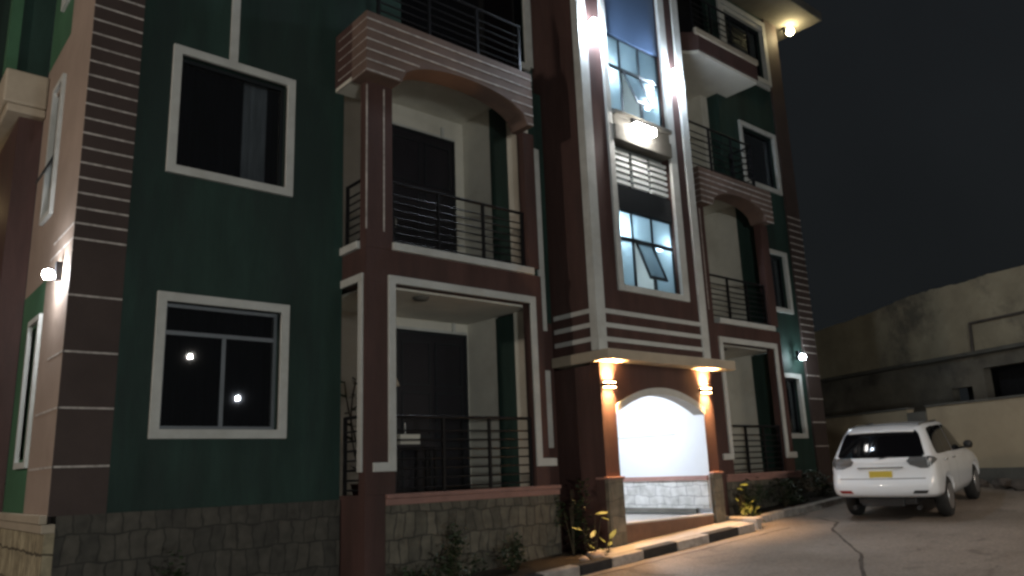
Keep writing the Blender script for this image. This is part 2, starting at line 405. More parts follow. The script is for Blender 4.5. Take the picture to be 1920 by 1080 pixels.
# crack and joint in the drive, thin dark ribbons 4 mm above it
def ribbon(pts, w):
    mb = MB(); pr = None
    for i, (x, y) in enumerate(pts):
        q = pts[min(i+1, len(pts)-1)]; p = pts[max(i-1, 0)]
        d = Vector((q[0]-p[0], q[1]-p[1], 0)).normalized(); nn = Vector((-d.y, d.x, 0))*w*(.6+.8*random.random())/2
        a = Vector((x, y, gz(x, y)+.004)); cur = (mb.v(a+nn), mb.v(a-nn))
        if pr: mb.bm.faces.new([pr[0], pr[1], cur[1], cur[0]])
        pr = cur
    return mb
def wob(P, n=9, amp=.05):
    o = []
    for i in range(len(P)-1):
        for k in range(n):
            t = k/n; o.append((P[i][0]*(1-t)+P[i+1][0]*t+random.uniform(-amp, amp), P[i][1]*(1-t)+P[i+1][1]*t+random.uniform(-amp, amp)))
    return o+[P[-1]]
struct(obj("driveway_crack", ribbon(wob([(13.6, 7.6), (13.2, 6.99), (12.5, 6.74), (11.6, 6.1), (10.6, 5.36), (9.3, 4.7), (8.2, 4.25), (7.0, 3.6)], 6, .012), .045), M['rubble']))
struct(obj("gutter_joint", ribbon(wob([(6.0, 7.62), (8.3, 7.55), (9.65, 7.5), (11.1, 7.46), (12.4, 7.42)], 8, .015), .035), M['rubble']))

# ------------------------------------------------------------------ apartment building
B = thing("apartment_building", "four-storey green and brown apartment block with white trimmed windows and balconies", "building", (10, 10, 0))
Y = 9.6
TOP = 13.0
def P_(name, mb, mat, parent=B, **k): return obj(name, mb, M[mat] if isinstance(mat, str) else mat, parent, **k)

# left block: green front wall with two window openings
WX0, WX1 = 2.76, 4.42
wins = [(2.87, 4.31, 2.23, 3.74), (2.87, 4.31, 5.47, 6.99), (2.87, 4.31, 8.7, 10.2)]
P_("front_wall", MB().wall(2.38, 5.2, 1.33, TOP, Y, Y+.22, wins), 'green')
P_("plinth", MB().box(1.90, 5.18, Y-.05, Y+.2, -.6, 1.33), 'stone')
# corner pier with painted grooves
P_("corner_pier", MB().box(1.82, 2.375, Y-.05, 10.85, 1.33, TOP), 'brown_stripe')
P_("side_panel", MB().box(1.816, 1.8195, Y-.048, 10.85, 1.335, TOP-.01), 'tan')  # thin plate giving the pier's side face a lighter tan
mb = MB()
zs = [1.82, 2.44, 3.05, 3.68, 4.33, 4.51, 4.69]
z = 4.87
while z < 9.2: zs.append(z); z += .184
for z in zs: mb.box(1.817, 2.372, Y-.056, Y-.04, z, z+.022)
for z, y1 in ((1.82, 10.75), (2.44, 10.7), (3.05, 10.3), (4.33, 10.72), (4.51, 10.6)): mb.box(1.812, 1.83, Y-.056, y1, z, z+.022)
P_("groove_lines", mb, 'groove')
# side wall
sw = [(10.95, 11.52, 1.97, 3.60), (10.98, 11.48, 5.12, 6.85), (10.95, 11.5, 8.3, 10.0)]
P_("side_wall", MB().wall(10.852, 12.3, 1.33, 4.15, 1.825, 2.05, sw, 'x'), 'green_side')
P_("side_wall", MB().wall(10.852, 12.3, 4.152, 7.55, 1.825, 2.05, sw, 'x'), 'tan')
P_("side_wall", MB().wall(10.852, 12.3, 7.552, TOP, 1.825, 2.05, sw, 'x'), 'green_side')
P_("side_plinth", MB().box(1.80, 1.897, Y-.06, 13.0, -.6, 1.16), 'stone_side')
mb = MB(); mb.box(1.74, 1.815, Y-.075, 13.0, 1.255, 1.345); mb.box(1.765, 1.897, Y-.07, 13.0, 1.16, 1.253)
P_("side_cornice", mb, 'beige', bevel=.01)

def window(x0, x1, z0, z1, yface=Y, fr=.11, mull=(), transom=None, light_curtain=None, glassmat='glass', alu='alu', hasframe=True):
    """x0..z1 = outer edge of the white surround"""
    w = P_("window", MB().wall(x0, x1, z0, z1, yface-.045, yface+.04, [(x0+fr, x1-fr, z0+fr, z1-fr)]), 'white', bevel=.006)
    a0, a1, b0, b1 = x0+fr, x1-fr, z0+fr, z1-fr
    f = MB(); t = .045; ya, yb = yface+.09, yface+.14
    f.wall(a0+.002, a1-.002, b0+.002, b1-.002, ya, yb, [(a0+t, a1-t, b0+t, b1-t)])
    for mx in mull:
        zt = transom if transom else b1-t
        f.box(mx-.025, mx+.025, ya+.003, yb-.003, b0+t, zt-.001)
    if transom: f.box(a0+t, a1-t, ya+.003, yb-.003, transom, transom+.05)
    obj("frame", f, M[alu], w)
    obj("pane", MB().box(a0+.03, a1-.03, yface+.11, yface+.116, b0+.03, b1-.03), M[glassmat], w)
    c = MB(); n = 26; pr = None
    for i in range(n*2+1):
        x = a0-.05+(a1-a0+.1)*i/(n*2); yy = yface+.30+.03*math.sin(i*1.7)+.02*math.sin(i*.53)
        cur = (c.v((x, yy, b0-.1)), c.v((x, yy, b1+.1)))
        if pr:
            fa = c.bm.faces.new([pr[0], cur[0], cur[1], pr[1]])
            if light_curtain and light_curtain[0] < x < light_curtain[1]: fa.material_index = 1
        pr = cur
    obj("curtain", c, [M['curtain'], M['curtain2']], w, smooth=True)
    return w
window(2.76, 4.42, 2.12, 3.85, mull=(3.62,), transom=3.36, alu='alu_grey')
window(2.76, 4.42, 5.36, 7.10, light_curtain=(3.82, 4.16))
window(2.76, 4.42, 8.6, 10.3)
P_("trim_strip", MB().box(3.48, 3.59, Y-.03, Y+.01, 7.103, 8.597), 'white')
# side windows on the x = 1.82 face
for (y0, y1, z0, z1) in ((10.88, 11.59, 1.86, 3.71), (10.92, 11.54, 5.01, 6.96), (10.88, 11.57, 8.2, 10.1)):
    fr = .07
    w = P_("window", MB().wall(y0, y1, z0, z1, 1.78, 1.86, [(y0+fr, y1-fr, z0+fr, z1-fr)], 'x'), 'white')
    obj("frame", MB().wall(y0+fr+.002, y1-fr-.002, z0+fr+.002, z1-fr-.002, 1.90, 1.95, [(y0+fr+.04, y1-fr-.04, z0+fr+.04, (z0+z1)/2-.02), (y0+fr+.04, y1-fr-.04, (z0+z1)/2+.02, z1-fr-.04)], 'x'), M['alu'], w)
    obj("pane", MB().box(1.92, 1.925, y0+fr+.03, y1-fr-.03, z0+fr+.03, z1-fr-.03), M['sideglass'], w)
# an open top-hung sash on the middle side window
mb = MB(); mb.prism([(11.0, 5.55), (11.0, 5.60), (11.46, 5.60), (11.46, 5.55)], 1.70, 1.74, 'x')
v = [(1.88, 11.0, 6.02), (1.88, 11.46, 6.02), (1.70, 11.46, 5.56), (1.70, 11.0, 5.56)]
mb2 = MB(); 
a = [mb2.v(p) for p in v]; b_ = [mb2.v((p[0]-.03, p[1], p[2]-.01)) for p in v]
mb2.bm.faces.new(a); mb2.bm.faces.new(b_[::-1])
for i in range(4): mb2.bm.faces.new([a[i], a[(i+1) % 4], b_[(i+1) % 4], b_[i]])
P_("open_sash", mb2, 'alu')

# wing at the far left, beyond the side wall
P_("wing_wall", MB().box(1.52, 1.82, 12.31, 17, -.5, 6.9), 'brown')
P_("wing_ledge", MB().box(1.28, 1.82, 12.12, 17, 6.92, 7.42), 'beige', bevel=.03)
P_("wing_ledge", MB().box(1.34, 1.82, 12.16, 17, 6.80, 6.918), 'beige', bevel=.02)
P_("wing_upper_wall", MB().box(1.42, 1.82, 12.33, 17, 7.42, TOP), 'green')
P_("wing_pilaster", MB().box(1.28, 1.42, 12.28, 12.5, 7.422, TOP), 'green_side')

# balconies -----------------------------------------------------------------
def railing(p0, p1, z0, z1, nb=6, posts=3, parent=B):
    """horizontal-bar railing between two plan points"""
    p0 = Vector((*p0, 0)); p1 = Vector((*p1, 0)); d = (p1-p0)
    r = P_("railing", MB().cyl((p0.x, p0.y, z1), (p1.x, p1.y, z1), .024, n=10), 'dark_metal', parent)
    for i in range(posts):
        t = (i+.04)/(posts-1) if i == 0 else ((i-.04)/(posts-1) if i == posts-1 else i/(posts-1))
        q = p0+d*t
        obj("post", MB().box(q.x-.02, q.x+.02, q.y-.02, q.y+.02, z0, z1-.01), M['dark_metal'], r)
    for k in range(nb):
        zz = z0+.06+(z1-z0-.12)*k/(nb)
        obj("bar", MB().cyl((p0.x, p0.y, zz), (p1.x, p1.y, zz), .0125, n=8), M['dark_metal'], r)
    return r
def balcony(X0, XI, XJ, X1, XE, zp, zt, zs, zpar0, zpar1, zarch, zrail1, zrail0, zceil, PX0, PX1, ground, door_x, zd0, zd1, R, green_y):
    YF = 8.95; YB = 10.8; tr = .11
    # plinth
    P_("plinth", MB().box(X0+.30, XE, YF-.01, YF+.19, -.4, zp-.14), 'stone_light')
    P_("plinth_pier", MB().box(X0, X0+.298, YF, YF+.65, -.4, zp-.002), 'brown')
    mb = MB(); mb.box(X0+.302, XE+.03, YF-.05, YF+.24, zp-.055, zp); mb.box(X0+.302, XE+.015, YF-.03, YF+.21, zp-.14, zp-.057)
    P_("plinth_cap", mb, 'pinkcap', bevel=.008)
    P_("floor", MB().box(X0+.3, X1, YF+.19, YB+.1, zp-.3, zp-.15), 'grey_conc')
    # ground pillars
    P_("pillar", MB().box(X0, XI, YF, YF+.16, zp, zt-tr), 'brown')
    P_("pillar", MB().box(XJ, X1, YF, YF+.16, zp, zt-tr), 'brown')
    # white trim round the ground opening, with feet turning outwards
    mb = MB(); ya, yb = YF-.035, YF+.02
    mb.wall(XI-tr, XJ+tr, 1.78, zt, ya, yb, [(XI, XJ, 1.78, zt-tr)])
    mb.box(XI-.34, XI, ya, yb, 1.665, 1.78); mb.box(XJ, XJ+.40, ya, yb, 1.665, 1.78)
    P_("opening_trim", mb, 'white', bevel=.006)
    mb = MB(); mb.box(X0-.03, X0+.03, YF+.06, YF+.16, 1.665, zt-tr+.0); mb.box(X0-.03, X0+.03, YF+.06, Y-.003, zt-tr+.002, zt)
    P_("side_trim", mb, 'white', bevel=.006)
    # slab beam between storeys
    P_("slab_beam", MB().box(X0+.001, X1, YF+.001, Y, zt-tr+.002, zs), 'brown')
    P_("soffit", MB().box(X0+.17, X1-.09, YF+.17, YB, zt-tr-.03, zt-tr), 'cream')
    P_("floor", MB().box(X0, X1, Y+.002, YB+.1, zs-.3, zs), 'grey_conc')
    P_("sill", MB().box(XI-.04, XJ+.10, YF-.05, YF+.2, zs+.002, zs+.112), 'white', bevel=.01)
    P_("sill", MB().box(X0-.05, X0+.12, YF+.163, Y, zs+.002, zs+.112), 'white', bevel=.01)
    # first floor pillars
    P_("pillar", MB().box(X0, X0+.42, YF, YF+.16, zs+.002, zpar0+.02), 'brown')
    mb = MB()
    mb.box(X0-.004, X0+.014, YF-.006, YF+.01, zs+.25, zpar0-.03); mb.box(X0+.27, X0+.292, YF-.005, YF+.005, zs+.25, zpar0-.03)
    P_("pillar_lines", mb, 'groove')
    P_("pillar", MB().box(XJ+.02, X1-.02, YF, YF+.16, zs+.115, zpar0+.02), 'brown')
    # arched parapet
    pts = []; ax0, ax1 = X0+.42, XJ-.1; n = 28
    for i in range(n+1):
        t = i/n; x = ax0+(ax1-ax0)*t
        pts.append((x, zpar0+.02+(zarch-zpar0-.02)*math.sqrt(max(0, 1-(2*t-1)**2))**.9))
    mb = MB()
    mb.box(PX0, ax0, YF-.25, YF+.16, zpar0+.022, zpar1); mb.box(ax1, PX1, YF-.25, YF+.16, zpar0+.022, zpar1)
    for i in range(n):
        (xa, za), (xb, zb) = pts[i], pts[i+1]
        mb.prism([(xa, za), (xb, zb), (xb, zpar1), (xa, zpar1)], YF-.25, YF+.16)
    P_("arched_parapet", mb, R['par'])
    P_("parapet_side", MB().box(PX0, PX0+.14, YF+.162, Y-.002, zpar0+.12, zpar1), 'brown')
    P_("parapet_soffit", MB().box(PX0+.01, PX0+.6, YF+.165, Y-.002, zpar0+.06, zpar0+.118), 'cream')
    mb = MB(); ng = 6; st = (zpar1-zpar0)*.165
    for k in range(ng):
        zz = zpar1-.13-st*k if zpar1-.13-st*k > zpar0 else zpar0+.03
        # interrupted where the arch cuts in
        segs = []
        hi = [p[0] for p in pts if p[1] > zz-.03]
        if hi: segs = [(PX0, min(hi)-.03), (max(hi)+.03, PX1)]
        else: segs = [(PX0, PX1)]
        for a, b2 in segs:
            if b2-a > .05: mb.box(a-.004, b2, YF-.258, YF-.24, zz, zz+.024)
        mb.box(PX0-.006, PX0+.01, YF-.258, Y-.1, zz+.002, zz+.012)
    P_("parapet_lines", mb, 'groove')
    # recess: back wall, right wall, ceilings, doors
    hb = []
    dx0, dx1 = door_x
    P_("back_wall", MB().wall(X0-.1, X1+.3, zp-.3, zt-tr, YB, YB+.15, [(dx0, dx1, zd0, zd1[0])]), 'cream')
    P_("back_wall", MB().wall(X0-.1, X1+.3, zs+.001, zceil, YB, YB+.15, [(dx0-.15, dx1-.17, zs, zd1[1])]), 'cream')
    for (z0, z1) in ((zp-.15, zt-tr-.032), (zs+.003, zceil-.002)):
        rx = X1-.09
        P_("recess_wall", MB().wall(YF+.162, YB-.002, z0, z1, rx, rx+.10, [(green_y[0], green_y[1], z0, z1)], 'x'), 'cream')
        P_("recess_wall", MB().box(rx-.012, rx+.10, green_y[0]+.002, green_y[1]-.002, z0, z1-.02), 'green')
        P_("recess_wall", MB().box(X0-.1, X0-.002, Y+.25, YB, z0, z1), 'cream')
    P_("soffit", MB().box(X0+.1, X1+.1, YF+.163, YB+.1, zceil, zceil+.06), 'cream')
    for (a0, a1, z0, z1) in ((dx0, dx1, zd0, zd1[0]), (dx0-.15, dx1-.17, zs+.01, zd1[1])):
        d = P_("door", MB().box(a0+.03, a1-.03, YB-.02, YB+.04, z0, z1-.03), 'door')
        mb = MB()
        mb.wall(a0, a1, z0, z1, YB-.035, YB-.021, [(a0+.05, a1-.05, z0, z1-.05)])
        for q in range(3):
            for s_ in range(2):
                xx0 = a0+.10+s_*(a1-a0-.12)/2; xx1 = xx0+(a1-a0-.12)/2-.1; q0 = z0+.12+q*(z1-z0-.2)/3
                mb.wall(xx0, xx1, q0, q0+(z1-z0-.2)/3-.1, YB-.032, YB-.0205, [(xx0+.03, xx1-.03, q0+.03, q0+(z1-z0-.2)/3-.13)])
        obj("door_panels", mb, M['alu'], d)
        obj("handle", MB().cyl((a0+.12, YB-.08, z0+1.0), (a0+.12, YB-.08, z0+1.18), .014, n=8).cyl((a0+.12, YB-.08, z0+1.02), (a0+.12, YB-.02, z0+1.02), .01, n=8).cyl((a0+.12, YB-.08, z0+1.16), (a0+.12, YB-.02, z0+1.16), .01, n=8), M['chrome'], d)
        P_("conduit", MB().box((a0+a1)/2+.42, (a0+a1)/2+.48, YB-.03, YB-.001, z1+.02, z1+.22), 'white')
        P_("lintel", MB().box(a0-.02, a1+.02, YB-.02, YB-.001, z1+.001, z1+.05), 'white')
    # ceiling roses
    for (cx, cy, cz) in ((X0+1.15, 9.35, zt-tr-.03), (X0+1.15, 9.55, zceil)):
        P_("ceiling_rose", MB().lathe((cx, cy, cz-.05), [(.02, 0), (.10, .005), (.12, .03), (.12, .05)]), 'grey_conc', smooth=True)
    # railings
    railing((XI+.01, YF+.08), (XJ-.01, YF+.08), zp, zrail0, 7, 4)
    railing((X0+.06, YF+.17), (X0+.06, Y-.01), zp, zrail0, 7, 2)
    railing((X0+.43, YF+.08), (XJ+.01, YF+.08), zs+.115, zrail1, 7, 4)
    railing((X0+.06, YF+.17), (X0+.06, Y-.01), zs+.115, zrail1, 7, 2)

balcony(5.2, 5.65, 8.13, 8.40, 8.55, 1.38, 4.28, 4.64, 7.06, 8.02, 7.52, 5.67, 2.38, 7.95, 5.05, 8.16, None,
        (6.83, 8.27), 1.24, (3.95, 7.54), {'par': 'parapet'}, (9.55, 10.0))
balcony(12.62, 13.22, 15.10, 15.42, 15.55, 1.40, 4.05, 4.32, 6.70, 7.45, 7.08, 5.33, 2.31, 7.40, 12.64, 15.28, None,
        (13.5, 14.3), 1.26, (3.3, 6.4), {'par': 'parapet'}, (9.15, 9.65))
# wall between left balcony and tower, above parapet
P_("side_wall", MB().box(8.405, 9.04, 9.42, 9.6, .2, 4.0), 'brown')
P_("side_wall", MB().box(8.405, 9.04, 9.42, 9.6, 4.002, 8.2), 'green')
mb = MB(); mb.box(8.76, 8.92, 9.38, 9.418, 1.95, 3.20); mb.box(8.76, 8.90, 9.38, 9.418, 3.86, 7.10); mb.box(8.60, 8.76, 9.38, 9.418, 6.99, 7.10)
P_("trim_strip", mb, 'white', bevel=.005)
P_("upper_wall", MB().wall(5.2, 9.04, 8.2, TOP, Y, Y+.22, [(6.2, 8.95, 8.2, 10.7)]), 'green')
P_("upper_floor", MB().box(5.2, 8.14, 8.86+.25, 9.595, 8.03, 8.18), 'grey_conc')
w = P_("balcony_window", MB().box(6.2, 8.95, Y+.12, Y+.15, 8.2, 10.7), 'carglass')
mb = MB(); mb.box(8.95, 9.03, Y-.05, Y, 8.8, 10.9); mb.box(8.75, 8.95, Y-.05, Y, 8.72, 8.84); mb.box(8.87, 8.95, Y-.05, Y-.001, 8.84, 10.9)
P_("opening_trim", mb, 'white')
railing((5.3, 8.86), (8.1, 8.86), 8.025, 8.95, 6, 4)

# right block upper parts
rw = [(15.80, 17.10, 2.2, 3.46), (15.80, 17.12, 5.12, 6.42), (15.86, 17.28, 8.15, 9.55), (15.6, 17.3, 11.0, 12.6)]
P_("front_wall", MB().wall(15.43, 17.45, 1.33, TOP, Y, Y+.22, rw), 'green')
window(15.70, 17.20, 2.09, 3.57); window(15.70, 17.22, 5.01, 6.53); window(15.76, 17.38, 8.05, 9.66)
window(15.5, 17.4, 10.9, 12.7)
P_("plinth", MB().box(15.56, 17.45, Y-.05, Y+.2, .2, 1.33), 'stone')
P_("corner_pier", MB().box(17.452, 18.05, Y-.05, 16, .2, TOP), 'brown_stripe')
mb = MB(); z = 1.9
while z < 7.6:
    mb.box(17.449, 18.053, Y-.058, Y-.04, z, z+.022); z += (.55 if z < 3.6 else .17)
P_("groove_lines", mb, 'groove')
# second floor recess of the right block
P_("upper_floor", MB().box(12.66, 15.28, 9.115, 10.9, 7.462, 7.56), 'grey_conc')
P_("back_wall", MB().wall(12.0, 15.43, 7.58, 10.2, 10.4, 10.55, [(13.1, 14.0, 7.6, 9.9)]), 'cream')
P_("door", MB().box(13.1, 14.0, 10.42, 10.46, 7.6, 9.9), 'door')
P_("recess_wall", MB().box(14.75, 15.43, 9.9, 10.39, 7.58, 10.2), 'cream')
P_("recess_wall", MB().box(15.0, 15.43, 9.6, 9.898, 7.58, 10.2), 'green')
railing((12.75, 9.0), (15.2, 9.0), 7.47, 8.61, 7, 4)
railing((15.2, 9.02), (15.2, 9.58), 7.47, 8.61, 7, 2)
# third floor slab with pale soffit and rounded-off outer corner
sl = [(12.95, 8.85), (13.1, 8.7), (15.35, 8.7), (15.42, 8.78), (15.42, 10.4), (12.4, 10.4), (12.4, 9.2)]
P_("slab_fascia", MB().prism(sl, 10.20, 10.62, 'z'), 'brown')
sl2 = [(12.97, 8.87), (13.11, 8.73), (15.33, 8.73), (15.39, 8.8), (15.39, 10.38), (12.42, 10.38), (12.42, 9.22)]
P_("soffit", MB().prism(sl2, 10.13, 10.198, 'z'), 'cream')
mb = MB(); mb.box(12.98, 15.36, 8.655, 8.72, 10.55, 10.68)
P_("slab_trim", mb, 'beige', bevel=.01)
P_("upper_wall", MB().wall(12.4, 15.43, 10.63, TOP, Y, Y+.2, [(13.0, 14.9, 10.63, 12.6)]), 'green')
P_("balcony_window", MB().box(13.0, 14.9, Y+.1, Y+.14, 10.63, 12.6), 'carglass')
mb = MB(); mb.wall(15.3, 17.42, 11.0, 12.83, Y-.09, Y-.047, [(15.42, 17.28, 11.12, 12.69)])
P_("opening_trim", mb, 'white')
railing((13.05, 8.8), (15.3, 8.8), 10.63, 11.6, 6, 4)
# roof slab with eaves
P_("roof_slab", MB().box(1.4, 8.9, 8.7, 17.5, TOP, TOP+.25), 'beige', bevel=.03)
P_("roof_slab", MB().box(12.1, 18.85, 8.62, 17.5, TOP, TOP+.25), 'grey_conc', bevel=.03)

# stair tower ------------------------------------------------------------------
TF = 8.4; TT = 15
P_("tower_wall", MB().wall(9.05, 11.95, 3.41, TT, TF, TF+.2, [(9.72, 11.33, 4.56, 14.2)]), 'brown')
P_("tower_side_wall", MB().box(9.05, 9.24, TF+.202, 13.2, 3.41, TT), 'brown')
P_("tower_side_wall", MB().box(11.76, 11.95, TF+.202, 13.2, 3.41, TT), 'brown')
P_("tower_side_wall", MB().box(9.05, 9.24, TF+.202, 13.2, .2, 3.2), 'brown')
P_("tower_side_wall", MB().box(11.76, 11.95, TF+.202, 13.2, .2, 3.2), 'brown')
mb = MB()
mb.box(9.02, 9.23, TF-.04, TF-.001, 3.42, TT); mb.box(9.02, 9.049, TF-.001, TF+.12, 3.42, TT)
mb.box(11.77, 11.97, TF-.04, TF-.001, 3.42, TT)
P_("corner_strip", mb, 'white', bevel=.005)
mb = MB()
for z in (3.57, 3.80, 4.03):
    mb.box(9.232, 11.768, TF-.025, TF-.001, z, z+.075)
    mb.box(9.03, 9.049, TF+.122, 9.36, z, z+.075)
P_("tower_stripes", mb, 'white')
mb = MB()
mb.box(9.61, 9.74, TF-.045, TF+.02, 4.45, 14.3); mb.box(11.31, 11.50, TF-.045, TF+.02, 4.45, 14.3); mb.box(9.742, 11.308, TF-.045, TF+.1, 4.45, 4.56)
P_("window_surround", mb, 'white', bevel=.005)
# glazed zones
def stair_window(z0, zt, z1, zdark):
    x0, x1 = 9.745, 11.305; yg = TF+.10
    w = P_("stair_window", MB().wall(x0, x1, z0, z1, yg-.02, yg+.03, [(x0+.035, x1-.035, z0+.035, zt), (x0+.035, x1-.035, zt+.06, z1-.02)]), 'alu')
    for mx in (10.20, 10.74):
        obj("mullion", MB().box(mx-.025, mx+.025, yg-.017, yg+.027, z0+.036, zt-.001).box(mx-.02, mx+.02, yg-.017, yg+.027, zt+.061, z1-.021), M['alu'], w)
    for a, b2 in ((x0+.02, 10.18), (10.76, x1-.02)):
        obj("pane", MB().box(a, b2, yg, yg+.006, z0+.02, zt+.01), M['stairglass'], w)
    obj("pane", MB().box(x0+.02, x1-.02, yg, yg+.006, zt+.04, z1-.01), M['stairglass'], w)
    # open top-hung sash in the middle bay
    s = Vector((0, -math.sin(.36), -math.cos(.36))); L = zt-z0-.08
    mb = MB(); p = [Vector((x, yg-.02, zt-.01)) for x in (10.235, 10.705)]
    def slab(mb, xa, xb, l0, l1, t=.03):
        nrm = Vector((0, -math.cos(.36), math.sin(.36)))
        q = [Vector((x, yg-.02, zt-.01))+s*l+nrm*k for k in (0, t) for (x, l) in ((xa, l0), (xb, l0), (xb, l1), (xa, l1))]
        vs = [mb.v(v) for v in q]
        for f in ((0, 1, 2, 3), (4, 7, 6, 5), (0, 4, 5, 1), (1, 5, 6, 2), (2, 6, 7, 3), (3, 7, 4, 0)): mb.bm.faces.new([vs[i] for i in f])
    slab(mb, 10.235, 10.275, 0, L); slab(mb, 10.665, 10.705, 0, L); slab(mb, 10.277, 10.663, L-.05, L); slab(mb, 10.277, 10.663, 0, .03)
    sa = obj("open_sash", mb, M['alu'], w)
    mb = MB(); slab(mb, 10.27, 10.67, .02, L-.03, .008); obj("pane", mb, M['stairglass'], w)
    return w
stair_window(4.57, 5.40, 5.93, 6.35)
stair_window(7.80, 8.66, 9.30, 10.3)
P_("spandrel", MB().box(9.745, 11.305, TF+.05, TF+.13, 5.935, 6.37), 'alu')
P_("spandrel", MB().box(9.745, 11.305, TF+.05, TF+.13, 9.305, 14.2), 'blue_lit_panel')
# louvre screen of pale concrete slats
mb = MB()
for k in range(6):
    z = 6.42+k*.112
    for (a, b2) in ((9.78, 10.22), (10.30, 10.72), (10.80, 11.27)): mb.box(a, b2, TF+.06, TF+.12, z, z+.062)
P_("louvre_slats", mb, 'curtain_blue')
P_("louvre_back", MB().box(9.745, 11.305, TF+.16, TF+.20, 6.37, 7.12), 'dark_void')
mb = MB(); mb.box(9.745, 11.305, TF-.09, TF+.18, 7.16, 7.44); mb.box(9.745, 11.305, TF-.13, TF+.18, 7.62, 7.70); mb.box(9.745, 11.305, TF-.05, TF+.18, 7.442, 7.618)
P_("tower_ledge", mb, 'grey_conc', bevel=.01)
# stairwell interior
P_("stairwell_wall", MB().box(9.26, 11.74, 11.0, 11.1, 3.6, 14), 'curtain_blue')
P_("stairwell_wall", MB().box(9.241, 9.30, TF+.3, 10.998, 3.6, 14), 'curtain_blue')
P_("stairwell_wall", MB().box(11.70, 11.759, TF+.3, 10.998, 3.6, 14), 'curtain_blue')
P_("stair_landing", MB().box(9.31, 11.69, TF+.24, 9.6, 5.98, 6.3), 'curtain_blue')
P_("stair_landing", MB().box(9.31, 11.69, TF+.24, 9.6, 9.36, 9.6), 'curtain_blue')
P_("stair_landing", MB().box(9.31, 11.69, TF+.24, 10.99, 3.6, 4.1), 'curtain_blue')
P_("stair_landing", MB().box(9.31, 11.69, TF+.24, 10.99, 7.14, 7.3), 'curtain_blue')
mb = MB()
for i in range(8): mb.box(9.8, 10.7, 9.7+i*.15, 9.85+i*.15, 4.2+.22*i, 4.42+.22*i)
P_("staircase", mb, 'curtain_blue')

# entrance porch ---------------------------------------------------------------
P_("canopy", MB().box(8.97, 12.36, 8.12, 9.40, 3.24, 3.405), 'beige', bevel=.012)
ax0, ax1, zsp, zap = 9.37, 11.66, 2.48, 2.79
n = 30; arc = []
for i in range(n+1):
    t = i/n; x = ax0+(ax1-ax0)*t
    s_ = 2*t-1
    arc.append((x, zsp+(zap-zsp)*(1-s_*s_)))
mb = MB(); mb.box(9.05, ax0, TF, TF+.2, 1.47, 3.238); mb.box(ax1, 11.95, TF, TF+.2, 1.47, 3.238)
for i in range(n):
    (xa, za), (xb, zb) = arc[i], arc[i+1]; mb.prism([(xa, za), (xb, zb), (xb, 3.238), (xa, 3.238)], TF, TF+.2)
P_("porch_wall", mb, 'brown')
mb = MB()
for i in range(n):
    (xa, za), (xb, zb) = arc[i], arc[i+1]
    mb.prism([(xa, za-.005), (xb, zb-.005), (xb, zb+.085), (xa, za+.085)], TF-.03, TF-.002)
    mb.prism([(xa, za-.03), (xb, zb-.03), (xb, zb-.006), (xa, za-.006)], TF-.03, TF+.22)
P_("arch_trim", mb, 'white')
for a, b2 in ((9.0, 9.385), (11.645, 11.965)):
    P_("entrance_pier", MB().box(a+.045, b2-.005, TF-.04, TF+.03, .2, 1.43), 'pierstone')
    P_("pier_core", MB().box(a+.05, b2-.008, TF+.031, TF+.20, .2, 1.43), 'brown')
    P_("pier_cap", MB().box(a+.02, b2+.005, TF-.075, TF+.199, 1.432, 1.468), 'pinkcap', bevel=.006)
P_("entrance_step", MB().box(9.387, 11.643, TF-.01, TF+.3, .3, .745), 'riser')
P_("lobby_floor", MB().box(9.30, 11.70, TF+.302, 12.6, .55, .75), 'floor_tile')
P_("step_nosing", MB().box(9.387, 11.643, TF-.03, TF+.30, .747, .775), 'floor_tile', bevel=.006)
P_("lobby_wall", MB().box(11.70, 11.755, TF+.202, 12.6, .752, 3.1), 'lobby')
P_("lobby_wall", MB().box(9.25, 9.32, TF+.26, 12.6, .752, 3.1), 'lobby')
P_("lobby_wall", MB().box(9.33, 11.695, 12.5, 12.6, .752, 3.1), 'lobby')
P_("lobby_ceiling", MB().box(9.25, 11.75, TF+.21, 12.6, 3.102, 3.2), 'lobby')
P_("dado", MB().box(11.615, 11.650, TF+.03, 12.49, .86, 1.33), 'tile')
P_("dado_cap", MB().box(11.59, 11.650, TF+.02, 12.49, 1.332, 1.372).box(11.605, 11.650, TF+.02, 12.49, 1.374, 1.41), 'pinkcap')
P_("skirting", MB().box(11.60, 11.650, TF+.31, 12.49, .777, .858), 'grey_conc')
P_("reveal", MB().box(11.652, 11.657, TF+.004, TF+.25, .78, 2.52), 'lobby')
P_("reveal", MB().box(9.371, 9.376, TF+.004, TF+.25, .78, 2.52), 'lobby')
P_("conduit", MB().box(11.685, 11.699, 9.1, 10.6, 2.14, 2.16), 'white')

# ------------------------------------------------------------------ lamps
def globe_lamp(loc, r, strength, col, label, wallside=(0, 1), group=None, sq=1.0):
    x, y, z = loc
    t = thing("wall_lamp", label, "lamp", (x, y, z), group)
    obj("bulb", MB().sphere((x, y, z), r, sq), glow("lamp_glow", col, strength), t, smooth=True)
    bx, by = x+wallside[0]*(r+.05), y+wallside[1]*(r+.05)
    obj("bracket", MB().cyl((x+wallside[0]*r*.8, y+wallside[1]*r*.8, z+r*.3), (bx, by, z+r*.6), .02).box(bx-.04, bx+.04, by-.04, by+.04, z-.06, z+.16), M['dark_metal'], t)
    return t
globe_lamp((1.68, 9.98, 3.99), .058, 420, (.93, .96, 1), "white globe lamp on the left side wall between its two windows", (1, 0))
globe_lamp((9.30, 8.23, 9.10), .10, 420, (.72, .85, 1), "cold white lamp high on the stair tower, left of its top window", (0, 1), "lamps on the stair tower", 1.5)
